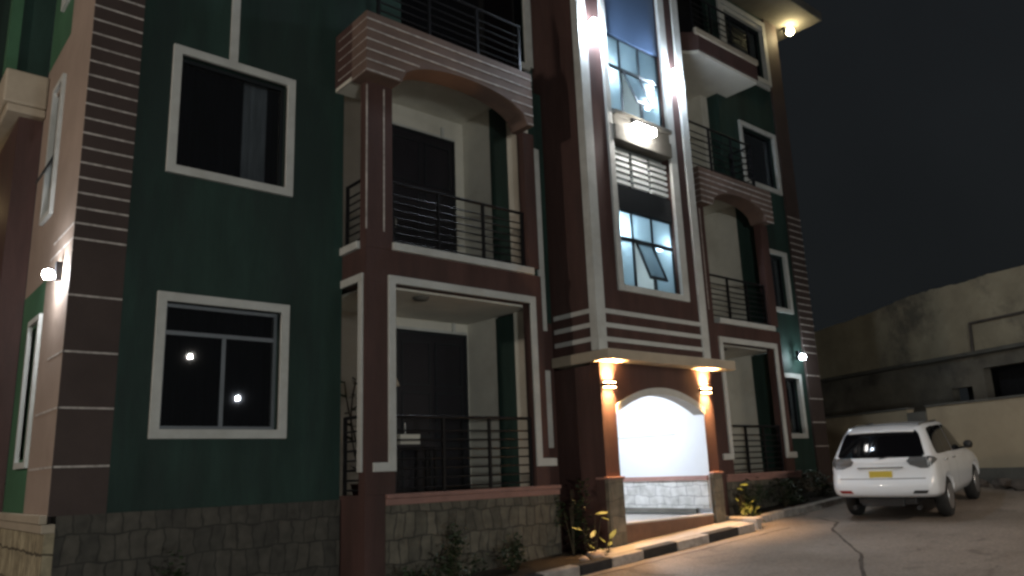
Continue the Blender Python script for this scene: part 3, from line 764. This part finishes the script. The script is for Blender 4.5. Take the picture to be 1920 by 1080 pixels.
globe_lamp((11.52, 8.23, 8.86), .10, 420, (.72, .85, 1), "cold white lamp high on the stair tower, right of its top window", (0, 1), "lamps on the stair tower", 1.5)
globe_lamp((17.0, 9.35, 3.94), .065, 150, (.80, .93, 1), "cold white lamp on the right corner pier above the parked car", (0, 1))
globe_lamp((18.3, 9.28, 12.80), .09, 170, (1, .80, .42), "warm yellow lamp under the roof eave at the top right corner", (0, 1))
# long floodlight on the tower ledge
t = thing("floodlight", "dazzling white floodlight on the ledge between the tower's louvres and window", "lamp", (10.35, 8.2, 7.45))
obj("housing", MB().box(10.10, 10.62, 8.20, 8.262, 7.48, 7.60), M['dark_metal'], t)
obj("lens", MB().box(10.10, 10.62, 8.12, 8.262, 7.36, 7.478), glow("floodlight_glow", (1, .96, .92), 95), t)
spot("floodlight_wash", (10.36, 7.98, 7.50), (10.36, 8.6, 7.56), 45, (1, .93, .84), 140, .8)
# up-and-down lamps of the porch
def updown(x, label):
    t = thing("updown_lamp", label, "lamp", (x, 8.31, 2.87), "up-and-down lamps beside the entrance arch")
    obj("housing", MB().box(x-.12, x+.12, 8.30, 8.398, 2.84, 2.90), M['dark_metal'], t)
    obj("lens", MB().box(x-.10, x+.10, 8.315, 8.39, 2.902, 2.912), glow("warm_lens", (1, .62, .28), 70), t)
    obj("lens", MB().box(x-.10, x+.10, 8.315, 8.39, 2.828, 2.838), glow("warm_lens", (1, .62, .28), 70), t)
    for zz, up_ in ((2.918, 1), (2.822, 0)):
        l = bpy.data.lights.new("updown_light", 'AREA'); l.shape = 'RECTANGLE'; l.size = .22; l.size_y = .05; l.energy = 85 if up_ else 34; l.color = (1, .55, .22); l.spread = math.radians(80)
        o = bpy.data.objects.new("updown_light", l); COL.objects.link(o); o.location = (x, 8.355, zz); o.rotation_euler = (PI if up_ else 0, 0, 0)
    spot("updown_beam", (x, 8.27, 2.95), (x, 8.34, 3.6), 40, (1, .52, .24), 84, .5, .02)
    spot("updown_beam", (x, 8.27, 2.79), (x, 8.33, 2.1), 4, (1, .52, .24), 84, .5, .02)
updown(9.21, "warm up-and-down lamp on the left side of the entrance arch")
updown(11.72, "warm up-and-down lamp on the right side of the entrance arch")
# lobby ceiling lamp
t = thing("ceiling_lamp", "bright white ceiling lamp just inside the entrance arch", "lamp", (10.3, 9.6, 3.05))
obj("diffuser", MB().lathe((10.2, 9.7, 3.03), [(.02, -.02), (.14, -.01), (.16, .03), (.16, .06)]), glow("lobby_glow", (.88, .94, 1), 330), t, smooth=True)
# stairwell lamps behind the windows
def stairlamp(loc, strength, label, r=.08):
    t = thing("stair_lamp", label, "lamp", loc, "globe lamps inside the stairwell")
    obj("bulb", MB().sphere(loc, r), glow("stair_glow", (.78, .93, 1), strength), t, smooth=True)
    obj("base", MB().cyl((loc[0], loc[1], loc[2]+r*.8), (loc[0], loc[1], loc[2]+r*1.5), r*.5), M['white'], t)
stairlamp((9.93, 8.72, 5.62), 170, "white globe lamp behind the left upper pane of the lower stair window")
stairlamp((11.22, 8.72, 5.50), 90, "white globe lamp behind the right upper pane of the lower stair window", .06)
stairlamp((9.86, 8.72, 8.60), 170, "white globe lamp behind the left of the upper stair window")
stairlamp((11.22, 8.72, 8.32), 90, "white globe lamp behind the right of the upper stair window", .06)
# lamp of the wing beyond the side wall
globe_lamp((1.10, 14.4, 6.0), .06, 45, (1, .72, .34), "warm lamp on the far left wing below its ledge", (1, 0))

# ------------------------------------------------------------------ things on the balconies
t = thing("potted_plant", "dark leggy potted plant at the left end of the ground floor balcony", "plant", (5.62, 9.75, 1.24))
obj("pot", MB().lathe((5.62, 9.75, 1.24), [(.10, 0), (.15, .26), (.165, .28), (.14, .28)]), M['pinkcap'], t, smooth=True)
mb = MB(); lf = MB()
for k in range(5):
    a = k*1.3; p = Vector((5.62, 9.75, 1.5))
    for s_ in range(7):
        q = p+Vector((math.cos(a+s_*.4)*.05, math.sin(a+s_*.4)*.05, .20)); mb.cyl(p, q, .012, .009, 6); p = q
        for m_ in range(2):
            b2 = random.uniform(0, 2*PI); e = p+Vector((math.cos(b2)*.13, math.sin(b2)*.13, random.uniform(-.05, .08)))
            w_ = Vector((-math.sin(b2), math.cos(b2), .2))*.035
            lf.face([p, p.lerp(e, .5)+w_, e, p.lerp(e, .5)-w_])
obj("stem", mb, M['stem'], t); obj("foliage", lf, M['leaf'], t)
t = thing("floor_lamp", "unlit floor lamp with a cream shade behind the left balcony pillar", "lamp", (6.08, 9.85, 1.24))
obj("base", MB().lathe((6.08, 9.85, 1.24), [(.14, 0), (.14, .02), (.03, .04)]), M['dark_metal'], t)
obj("pole", MB().cyl((6.08, 9.85, 1.27), (6.08, 9.85, 3.0), .015), M['dark_metal'], t)
obj("lamp_shade", MB().lathe((6.08, 9.85, 2.88), [(.19, 0), (.17, .05), (.06, .30), (.05, .30), (.16, .04)]), M['beige'], t, smooth=True)
t = thing("bench", "small dark bench with a cream box lying on it by the door", "bench", (6.9, 10.45, 1.24))
obj("seat", MB().box(6.5, 7.3, 10.3, 10.6, 2.02, 2.07), M['door'], t)
for x in (6.55, 7.25):
    for y in (10.33, 10.57): obj("leg", MB().box(x-.02, x+.02, y-.02, y+.02, 1.24, 2.018), M['dark_metal'], t)
t['label'] = "small dark side table in front of the ground floor balcony door"; t['category'] = "table"; t.name = "side_table"
t = tag(obj("cream_box", MB().box(6.62, 6.98, 10.34, 10.5, 2.16, 2.22).box(6.62, 6.98, 10.34, 10.5, 2.072, 2.13).box(6.63, 6.97, 10.35, 10.49, 2.13, 2.16), M['cream'], origin=(6.8, 10.42, 2.07)), "flat cream box lying on the small table by the balcony door", "box")

# ------------------------------------------------------------------ compound wall and warehouse (their own bearing)
D_ = Vector((.4, .9165, 0)); N_ = Vector((.9165, -.4, 0)); O_ = Vector((18.5, 6, 0))
KW = 1.045
def WX(p): return (O_+D_*p[0]+N_*p[1])*KW+Vector((0, 0, 1.6+(p[2]-1.6)*KW))
cw = thing("compound_wall", "low cream painted boundary wall with a grey post behind the white car", "wall", (18.5, 6, 1.0))
obj("panel", MB(WX).box(-14, 1.85, 0, .18, 1.30, 2.68), M['compound'], cw)
obj("panel", MB(WX).box(2.42, 14, 0, .18, 1.30, 2.68), M['compound'], cw)
obj("post", MB(WX).box(1.853, 2.417, -.04, .22, .6, 2.60), M['grey_conc'], cw)
obj("base", MB(WX).box(-14, 1.85, -.03, .2, .4, 1.298).box(2.42, 14, -.03, .2, .4, 1.298), M['grey_conc'], cw)
obj("coping", MB(WX).box(-14, 1.85, -.04, .22, 2.682, 2.73).box(2.42, 14, -.04, .22, 2.682, 2.73), M['grey_conc'], cw, bevel=.01)
wh = thing("warehouse", "old weathered warehouse with stained plaster and a dark opening behind the wall", "building", (21, 6, 1.0))
prof = [(-16, 5.95), (-8, 5.93), (-4, 5.95), (-1, 5.9), (.6, 5.93)]
pp = [(.6, 5.93), (1.8, 5.95), (2.6, 5.93), (3.6, 5.97), (4.5, 5.95), (5.3, 5.86), (6.2, 5.80), (7.5, 5.72), (10, 5.65), (16, 5.5)]
for i in range(len(pp)-1):
    for k in range(6):
        t_ = k/6; prof.append((pp[i][0]*(1-t_)+pp[i+1][0]*t_, pp[i][1]*(1-t_)+pp[i+1][1]*t_+random.uniform(-.02, .02)))
mb = MB(WX)
for i in range(len(prof)-1):
    if prof[i+1][0]-prof[i][0] < 1e-4: continue
    (a, za), (b2, zb) = prof[i], prof[i+1]
    q = [(a, 4.12), (b2, 4.12), (b2, zb), (a, za)]
    A = [mb.v((x, 2.5, z)) for x, z in q]; Bv = [mb.v((x, 2.8, z)) for x, z in q]
    mb.bm.faces.new(A); mb.bm.faces.new(Bv[::-1])
    for j in range(4): mb.bm.faces.new([A[j], A[(j+1) % 4], Bv[(j+1) % 4], Bv[j]])
obj("wall", mb, M['old'], wh)
mb = MB(WX); mb.wall(-16, 16, .3, 4.02, 2.56, 2.8, [(-6, 2.45, 2.9, 3.68), (2.85, 3.5, 2.9, 3.28)])
obj("wall", mb, M['old_low'], wh)
obj("opening", MB(WX).box(-6.2, 3.6, 3.2, 3.25, 2.7, 3.9), M['dark_void'], wh)
obj("ledge", MB(WX).box(-16, 16, 2.36, 2.8, 4.022, 4.118), M['grey_conc'], wh, bevel=.02)
obj("pipe", MB(WX).cyl((2.55, 2.44, 4.12), (2.5, 2.44, 4.83), .035, n=8).cyl((2.5, 2.44, 4.83), (-8, 2.44, 4.72), .035, n=8), M['rubble'], wh)
obj("roof", MB(WX).box(-16, 16, 2.82, 12, 5.3, 5.45), M['grey_conc'], wh)
# rubble heap against the wall, each stone a thing
for k, (t_, n_, s_, lab) in enumerate([(-.35, -.55, .20, "large dark rubble stone against the compound wall at the right edge"), (.25, -.45, .15, "small rubble stone beside the front of the white car"), (-.9, -.6, .24, "broken concrete lump at the foot of the compound wall, furthest right"), (.05, -.9, .11, "smallest loose stone on the drive before the compound wall")]):
    c = WX((t_, n_, 0)); c.z = gz(c.x, c.y)+s_*.4
    bm = bmesh.new(); bmesh.ops.create_icosphere(bm, subdivisions=2, radius=s_)
    for v_ in bm.verts: v_.co *= 1+random.uniform(-.22, .22); v_.co.z *= .7; v_.co += c
    m_ = MB(); m_.bm.free(); m_.bm = bm
    tag(obj("rubble_stone", m_, M['rubble'] if k != 3 else M['stonerock'], origin=c), lab, "stone", "rubble by the compound wall")

# ------------------------------------------------------------------ plants
def shrub(x, y, w, d, h, n, label, mat='leaf', leaf=.07, name="shrub", group=None, cat="shrub", low=.15):
    z0 = gz(x, y)+.05
    t = thing(name, label, cat, (x, y, z0), group)
    st = MB(); lf = MB()
    for k in range(max(3, int(n/70))):
        a = random.uniform(0, 2*PI); r = random.uniform(.1, .8)
        st.cyl((x, y, z0), (x+math.cos(a)*r*w*.5, y+math.sin(a)*r*d*.5, z0+h*random.uniform(.5, .9)), .012, .005, 5)
    cl = [(random.uniform(-.8, .8), random.uniform(-.7, .7), random.uniform(low, .8)) for _ in range(max(4, n//45))]
    for k in range(n):
        c = random.choice(cl); q = Vector((x+(c[0]+random.gauss(0, .18))*w*.5, y+(c[1]+random.gauss(0, .18))*d*.5, z0+max(.02, (c[2]+random.gauss(0, .13))*h)))
        a = random.uniform(0, 2*PI); e = q+Vector((math.cos(a), math.sin(a), random.uniform(-.5, .6)))*leaf*random.uniform(.7, 1.5)
        w_ = (e-q).cross(Vector((random.uniform(-1, 1), random.uniform(-1, 1), 1))).normalized()*leaf*.3
        lf.face([q, q.lerp(e, .5)+w_, e, q.lerp(e, .5)-w_])
    obj("stem", st, M['stem'], t); obj("foliage", lf, M[mat], t)
    return t
shrub(6.35, 8.6, .8, .5, .75, 420, "dark low shrub growing against the middle of the left plinth", group="shrubs along the plinth")
shrub(7.25, 8.55, .6, .4, .5, 260, "smaller dark shrub on the right half of the left plinth", group="shrubs along the plinth")
shrub(5.6, 8.45, .6, .4, .38, 180, "lowest dark shrub at the left end of the left balcony plinth", group="shrubs along the plinth")
shrub(8.62, 8.75, .5, .5, 1.15, 420, "tall dark bush in the corner left of the entrance pier", group="shrubs along the plinth")
shrub(13.2, 8.72, 1.0, .4, .62, 420, "dark clipped shrub right of the entrance, under the right balcony", group="shrubs along the plinth")
shrub(14.5, 8.72, 1.2, .4, .58, 420, "dark shrub below the right end of the right balcony", group="shrubs along the plinth")
shrub(16.3, 8.9, 1.4, .5, .6, 380, "dark shrub under the ground floor window beside the car", group="shrubs along the plinth")
shrub(2.9, 8.9, .9, .5, .9, 320, "dark shrub in front of the bottom left plinth corner", group="shrubs along the plinth")
def leafy(x, y, blades, label, mat='leaf_yellow'):
    z0 = gz(x, y)+.05; t = thing("leafy_plant", label, "plant", (x, y, z0), "young plants beside the entrance")
    st = MB(); lf = MB()
    for (dx, dy, h, L, a, el) in blades:
        q = Vector((x+dx, y+dy, z0+h)); st.cyl((x, y, z0), q, .008, .005, 5)
        d = Vector((math.cos(a)*math.cos(el), math.sin(a)*math.cos(el), math.sin(el))); w_ = d.cross(Vector((.3, -.5, 1))).normalized()*L*.22
        p = [q, q+d*L*.3+w_*.8+Vector((0, 0, .01)), q+d*L*.7+w_*.7, q+d*L, q+d*L*.7-w_*.7, q+d*L*.3-w_*.8]
        lf.face(p)
    obj("stem", st, M['stem'], t); obj("leaf", lf, M[mat], t)
leafy(8.50, 8.22, [(.02, -.05, .62, .22, -.3, .1), (.10, -.08, .57, .2, .1, -.2), (-.05, 0, .30, .2, .3, .5), (.1, .05, .12, .16, 2, .6), (-.1, .1, .4, .18, 2.5, .3)], "slim plant with pale yellow-green leaves left of the entrance pier")
leafy(8.68, 8.12, [(0, -.05, .26, .2, .0, .7), (.05, .03, .16, .17, .4, .3), (-.05, -.02, .1, .15, 2.8, .4), (.02, .05, .2, .15, 1.6, .6)], "short leafy plant by the kerb stones left of the entrance")
leafy(12.45, 8.35, [(0, 0, .62, .22, -.2, .1), (.05, -.04, .55, .15, 2.7, .2), (-.03, .03, .35, .16, 1, .4)], "single tall leaf plant right of the entrance pier")
shrub(12.55, 8.25, .42, .3, .32, 130, "small yellow-green plant lit beside the right end of the landing", 'leaf_yellow', .075, "leafy_plant", "young plants beside the entrance", "plant", .3)
for k, (x, y, s_, lab) in enumerate([(8.36, 8.02, .10, "pale lit rock at the foot of the plant left of the entrance"), (8.15, 8.08, .07, "small pale rock beside the bigger one left of the entrance"), (12.3, 7.95, .09, "pale rock at the right end of the striped kerb")]):
    c = Vector((x, y, gz(x, y)+.08+s_*.5)); bm = bmesh.new(); bmesh.ops.create_icosphere(bm, subdivisions=2, radius=s_)
    for v_ in bm.verts: v_.co *= 1+random.uniform(-.15, .15); v_.co.z *= .65; v_.co += c
    m_ = MB(); m_.bm.free(); m_.bm = bm
    tag(obj("rock", m_, M['stonerock'], origin=c, smooth=True), lab, "rock", "rocks in the planting bed")

# ------------------------------------------------------------------ white SUV
def build_car():
    # stations along x (rear axle at 0): per station: x offset per level, half widths and heights per level
    L = 8
    #      level:   0     1     2     3     4     5(belt) 6(win top) 7(roof edge)
    def st(x, zb, w, zz, xo=(0,)*8): return dict(x=x, w=w, z=zz, xo=xo)
    lo = (.27, .40, .60, .80, .97)
    ST = []
    def add(xs, ws, zs): ST.append((xs, ws, zs))
    add([-.86, -.97, -.995, -.93, -.90, -.875, -.62, -.50], [.74, .81, .84, .82, .80, .78, .68, .61], [.44, .50, .66, .82, 1.00, 1.15, 1.52, 1.64])
    add([-.76, -.84, -.86, -.84, -.82, -.78, -.48, -.38], [.80, .885, .91, .90, .89, .86, .73, .63], [.43, .50, .66, .82, 1.01, 1.16, 1.535, 1.675])
    add([-.45]*5+[-.45, -.28, -.22], [.82, .905, .925, .92, .91, .885, .75, .65], [.41, .49, .66, .82, 1.01, 1.15, 1.545, 1.69])
    add([.0]*5+[.0, .05, .05], [.82, .905, .925, .925, .915, .89, .755, .67], [.38, .48, .66, .82, 1.0, 1.14, 1.555, 1.70])
    add([.6]*8, [.82, .90, .92, .92, .91, .885, .75, .675], [.34, .46, .65, .82, .99, 1.12, 1.555, 1.70])
    add([1.25]*8, [.82, .90, .92, .92, .91, .885, .745, .665], [.33, .45, .64, .82, .98, 1.10, 1.535, 1.685])
    add([1.75]*8, [.82, .90, .92, .92, .905, .88, .735, .625], [.33, .45, .64, .82, .98, 1.09, 1.45, 1.585])
    add([2.15]*8, [.82, .90, .92, .92, .90, .87, .75, .635], [.33, .45, .64, .82, .97, 1.08, 1.24, 1.33])
    add([2.45]*8, [.82, .90, .92, .92, .90, .86, .77, .67], [.34, .46, .64, .82, .96, 1.06, 1.11, 1.13])
    add([2.85]*8, [.82, .90, .92, .915, .89, .85, .74, .62], [.38, .48, .64, .81, .94, 1.01, 1.05, 1.07])
    add([3.35]*8, [.80, .88, .90, .89, .85, .79, .66, .50], [.38, .47, .62, .76, .87, .93, .965, .98])
    add([3.62, 3.68, 3.70, 3.68, 3.64, 3.60, 3.55, 3.50], [.66, .74, .76, .74, .70, .64, .52, .40], [.38, .46, .60, .72, .80, .86, .90, .92])
    NS = len(ST)
    def cr(p0, p1, p2, p3, t):
        return .5*((2*p1)+(-p0+p2)*t+(2*p0-5*p1+4*p2-p3)*t*t+(-p0+3*p1-3*p2+p3)*t**3)
    def ctrl(i, j):
        i = max(0, min(NS-1, i)); j = max(0, min(7, j)); s = ST[i]
        return Vector((s[0][j], s[1][j], s[2][j]))
    def side(u, v, sgn=1, off=0):
        def raw(u, v):
            i = min(NS-2, max(0, int(u))); tu = u-i; j = min(6, max(0, int(v))); tv = v-j
            rows = []
            for jj in range(j-1, j+3):
                rows.append(cr(ctrl(i-1, jj), ctrl(i, jj), ctrl(i+1, jj), ctrl(i+2, jj), tu))
            return cr(*rows, tv)
        p = raw(u, v)
        if off:
            e = .02; du = raw(min(NS-1, u+e), v)-raw(max(0, u-e), v); dv = raw(u, min(7, v+e))-raw(u, max(0, v-e))
            nn = dv.cross(du); 
            if nn.length > 1e-9:
                nn.normalize()
                if nn.y < 0: nn = -nn
                p = p+nn*off
        p.y *= sgn
        return p
    def rear(v, w, off=0):   # w in -1..1
        p = side(0, v); bulge = .07*(1-w*w) if v > .3 else .07*(1-w*w)
        return Vector((p.x-bulge-off, p.y*w, p.z+(.015*(1-w*w) if v > 6.5 else 0)))
    def front(v, w):
        p = side(NS-1, v); return Vector((p.x+.14*(1-w*w), p.y*w, p.z+(.02*(1-w*w) if v > 6.5 else 0)))
    def roof(u, w, off=0):
        p = side(u, 7); return Vector((p.x + (.14*(1-w*w)*(u/(NS-1)) if u > 5.5 else -.07*(1-w*w)*max(0, 1-u/2)), p.y*w, p.z+off+.035*(1-w*w)*(1 if 1 <= u <= 9 else .5)))
    car = thing("parked_car", "white five-door SUV parked on the drive, seen from behind, yellow number plate", "car", (0, 0, 0))
    NU, NV, NW = 66, 42, 16
    mb = MB()
    us = [(NS-1)*i/NU for i in range(NU+1)]; vs = [7*j/NV for j in range(NV+1)]; ws = [-1+2*k/NW for k in range(NW+1)]
    def grid(f, A, B2):
        g = [[mb.v(f(a, b)) for b in B2] for a in A]
        for i in range(len(A)-1):
            for j in range(len(B2)-1): mb.bm.faces.new([g[i][j], g[i+1][j], g[i+1][j+1], g[i][j+1]])
    def roofc(u, w):
        p = side(u, 7)
        e0 = rear(7, w); e1 = front(7, w)
        bx = 0; zc = .035
        k0 = max(0, 1-u/1.5); k1 = max(0, 1-(NS-1-u)/2.5)
        return Vector((p.x+(e0.x-side(0, 7).x)*k0+(e1.x-side(NS-1, 7).x)*k1, p.y*w, p.z+(1-w*w)*(.035*(1-max(k0, k1))+.015*k0+.02*k1)))
    grid(lambda u, v: side(u, v, 1), us, vs); grid(lambda u, v: side(u, v, -1), us, vs)
    grid(lambda v, w: rear(v, w), vs, ws); grid(lambda v, w: front(v, w), vs, ws)
    grid(roofc, us, ws)
    def under(u, w):
        p = side(u, 0); k0 = max(0, 1-u/1.5); k1 = max(0, 1-(NS-1-u)/2.5)
        return Vector((p.x-.07*(1-w*w)*k0+.14*(1-w*w)*k1, p.y*w, p.z))
    grid(under, us, ws)
    bmesh.ops.remove_doubles(mb.bm, verts=mb.bm.verts, dist=2e-3)
    body = obj("body", mb, M['carpaint'], car, smooth=True)
    # wheel arches cut out
    cut = MB()
    for cx in (0, 2.715):
        for s_ in (1, -1): cut.cyl((cx, s_*.52, .37), (cx, s_*1.2, .37), .435, n=40)
    co = obj("cutter", cut, M['plastic'], None)
    bo = body.modifiers.new("arch", 'BOOLEAN'); bo.object = co; bo.operation = 'DIFFERENCE'; bo.solver = 'EXACT'
    dg = bpy.context.evaluated_depsgraph_get(); dg.update()
    me = bpy.data.meshes.new_from_object(body.evaluated_get(dg)); body.modifiers.clear(); body.data = me
    bpy.data.objects.remove(co)
    for p in me.polygons: p.use_smooth = True
    me.materials.clear(); me.materials.append(M['carpaint'])
    # patches lying on the shell
    def patch(name, f, poly_rows, mat, parent=car, thick=.006):
        """poly_rows: list of (a, b0, b1): b range at each a"""
        mb = MB(); NB = 14; top = []; bot = []
        for a, b0, b1 in poly_rows:
            top.append([f(a, b0+(b1-b0)*k/NB, thick) for k in range(NB+1)]); bot.append([f(a, b0+(b1-b0)*k/NB, -.004) for k in range(NB+1)])
        for g in (top, bot):
            G = [[mb.v(p) for p in r] for r in g]
            for i in range(len(G)-1):
                for j in range(NB): mb.bm.faces.new([G[i][j], G[i+1][j], G[i+1][j+1], G[i][j+1]])
        return obj(name, mb, mat, parent, smooth=True)
    def lerp_rows(keys, n=24):
        out = []
        for i in range(len(keys)-1):
            for k in range(n//(len(keys)-1)):
                t = k/(n//(len(keys)-1)); out.append(tuple(keys[i][q]*(1-t)+keys[i+1][q]*t for q in range(3)))
        return out+[keys[-1]]
    # rear window: v 5.05..6.75
    patch("rear_window", lambda v, w, o: rear(v, w, o*1.0)+Vector((0, 0, 0)), lerp_rows([(5.02, -.93, .93), (5.15, -.99, .99), (6.2, -.985, .985), (6.65, -.95, .95), (6.8, -.88, .88)]), M['carglass'])
    for s_ in (1, -1):
        patch("side_window", lambda u, v, o, s_=s_: side(u, v, s_, o), lerp_rows([(1.75, 5.45, 5.9), (1.9, 5.15, 6.25), (2.2, 5.06, 6.4), (3.3, 5.06, 6.5), (3.40, 5.06, 6.5)], 24), M['carglass'])
        patch("side_window", lambda u, v, o, s_=s_: side(u, v, s_, o), lerp_rows([(3.42, 5.08, 6.45), (4.45, 5.08, 6.45)], 16), M['carglass'])
        patch("side_window", lambda u, v, o, s_=s_: side(u, v, s_, o), lerp_rows([(4.52, 5.08, 6.45), (5.6, 5.08, 6.3), (6.4, 5.1, 6.1), (7.5, 5.15, 5.6), (7.9, 5.15, 5.25)], 24), M['carglass'])
        # tail lamp wraps the corner
        tl = patch("tail_lamp", lambda v, w, o, s_=s_: rear(v, w*s_, o*1.6), lerp_rows([(3.75, .84, 1.0), (4.1, .64, 1.0), (4.7, .58, 1.0), (5.02, .66, 1.0)], 12), M['lens'])
        patch("tail_lamp_side", lambda u, v, o, s_=s_: side(u, v, s_, o*1.6), lerp_rows([(0, 3.75, 5.02), (.6, 4.0, 5.0), (1.25, 4.35, 4.9), (1.6, 4.6, 4.75)], 12), M['lens'], tl)
        patch("reflector", lambda v, w, o, s_=s_: rear(v, w*s_, o*2), lerp_rows([(1.15, .62, .90), (1.5, .66, .93)], 6), M['redlamp'] if s_ == 1 else M['plastic'])
        # door seams and handles
        for u in (3.38, 4.5, 1.95):
            patch("door_seam", lambda uu, v, o, s_=s_: side(uu, v, s_, o*.3), [(u, .9, 5.0), (u+.018, .9, 5.0)], M['plastic'])
        for u in (3.0, 4.75-.55):
            p = side(u, 4.3, s_); obj("door_handle", MB().box(p.x-.09, p.x+.09, p.y-(.0 if s_ > 0 else .035), p.y+(.035 if s_ > 0 else .0), p.z-.012, p.z+.014), M['chrome'], car, bevel=.005)
        # mirrors
        p = side(6.6, 5.2, s_)
        mr = obj("mirror", MB().lathe((p.x, p.y+s_*.13, p.z+.06), [(.01, -.075), (.06, -.07), (.085, -.02), (.085, .03), (.05, .075), (.01, .08)], 'z', 14).box(p.x-.03, p.x+.03, min(p.y, p.y+s_*.12), max(p.y, p.y+s_*.12), p.z-.01, p.z+.02), M['plastic'], car, smooth=True)
        # roof rails
        obj("roof_rail", MB().cyl((-.1, s_*.60, 1.715), (1.2, s_*.60, 1.725), .018, n=8).cyl((-.1, s_*.60, 1.715), (-.25, s_*.60, 1.68), .018, n=8).cyl((1.2, s_*.60, 1.725), (1.35, s_*.60, 1.67), .018, n=8), M['chrome'], car, smooth=True)
        # head lamps
        p = side(NS-1.4, 4.2, s_)
        obj("headlight", MB().sphere((p.x, p.y*.93, p.z), .12, .6), M['lens'], car, smooth=True)
    # windscreen
    patch("windscreen", lambda u, w, o: roofc(u, w)+Vector((o, 0, o)), lerp_rows([(5.6, -.9, .9), (6.5, -.97, .97), (7.9, -1.0, 1.0)], 18), M['carglass'])
    # seams of the tailgate, number plate recess and garnish, spoiler
    pl = obj("number_plate", MB().box(-1.005, -.975, -.20, .20, .80, .92), M['plate'], car, bevel=.004)
    for zz in (.735, .79): obj("characters", MB().box(-1.027, -1.0252, -.17, .17, zz, zz+.03), M['plastic'], pl) if False else None
    obj("garnish", MB().box(-1.00, -.94, -.40, .40, .965, .99), M['chrome'], car, bevel=.006)
    patch("tailgate_seam", lambda v, w, o: rear(v, w, o*.3), [(2.72, -.9, .9), (2.80, -.9, .9)], M['plastic'])
    mb = MB(); prv = None
    for k in range(13):
        w = -.95+1.9*k/12; p = rear(7, w); cur = [mb.v(p+Vector(q)) for q in ((.10, 0, .012), (-.12, 0, -.03), (-.12, 0, -.055), (.02, 0, -.045))]
        if prv:
            for q in range(4): mb.bm.faces.new([prv[q], prv[(q+1) % 4], cur[(q+1) % 4], cur[q]])
        else: mb.bm.faces.new(cur)
        prv = cur
    mb.bm.faces.new(prv[::-1])
    obj("spoiler", mb, M['carpaint'], car, smooth=True)
    mb = MB(); mb.box(-.80, 3.4, -.50, .50, .30, .42); mb.box(-.84, -.6, -.30, .45, .27, .42); mb.cyl((0, -.75, .37), (0, .75, .37), .06, n=8)
    obj("underbody", mb, M['plastic'], car, bevel=.02)
    obj("wiper", MB().cyl((-.97, 0, 1.14), (-.90, -.35, 1.19), .009, n=6), M['plastic'], car)
    obj("emblem", MB().lathe((-1.0, 0, .99), [(.001, 0), (.035, .002), (.045, .008), (.035, .012)], 'y', 16), M['chrome'], car) if False else None
    obj("emblem", MB().lathe((-.975, 0, .985), [(.028, -.006), (.04, 0), (.028, .006)], 'z', 12), M['chrome'], car, smooth=True)
    # exhaust
    for s_ in (1, -1): obj("exhaust", MB().cyl((-.95, s_*.55, .26), (-.78, s_*.55, .26), .035, n=12), M['plastic'], car)
    # wheels
    for cx in (0, 2.715):
        for s_ in (1, -1):
            cy = s_*.80; r = .372
            prof = [(.20, -.11), (.30, -.115), (.345, -.10), (r, -.06), (r, .06), (.345, .10), (.30, .115), (.20, .11)]
            wh_ = obj("wheel", MB().lathe((cx, cy, r), prof, 'y', 36), M['tyre'], car, smooth=True)
            mb = MB(); yy = cy+s_*.10
            mb.lathe((cx, yy, r), [(.225, -.02), (.235, 0), (.225, .02), (.215, 0)], 'y', 30)
            mb.lathe((cx, yy-s_*.04, r), [(.001, 0), (.225, 0), (.225, .004), (.001, .004)], 'y', 30)
            for k in range(7):
                a = 2*PI*k/7; c_ = Vector((cx, yy, r)); d = Vector((math.cos(a), 0, math.sin(a))); mb.cyl(c_+d*.03, c_+d*.225, .028, .018, 6)
            mb.lathe((cx, yy, r), [(.05, -.02), (.05, .02), (.03, .025)], 'y', 14)
            obj("rim", mb, M['rim'], wh_)
            for tread in (0,):
                pass
    return car
car = build_car()
th = math.radians(10); CS = .9
# put it on the sloping drive: rear right wheel at (12.74, 4.98)
fwd = Vector((math.cos(th), math.sin(th), 0)); lft = Vector((-math.sin(th), math.cos(th), 0))
fwd.z = GB*fwd.x+GC*fwd.y; lft.z = GB*lft.x+GC*lft.y
fwd.normalize(); nrm = fwd.cross(lft).normalized(); lft = nrm.cross(fwd)
o3 = Vector((14.41, 5.63, gz(14.41, 5.63)))+lft*.86*CS
fwd, lft, nrm = fwd*CS, lft*CS, nrm*CS
car.matrix_world = Matrix(((fwd.x, lft.x, nrm.x, o3.x), (fwd.y, lft.y, nrm.y, o3.y), (fwd.z, lft.z, nrm.z, o3.z), (0, 0, 0, 1)))
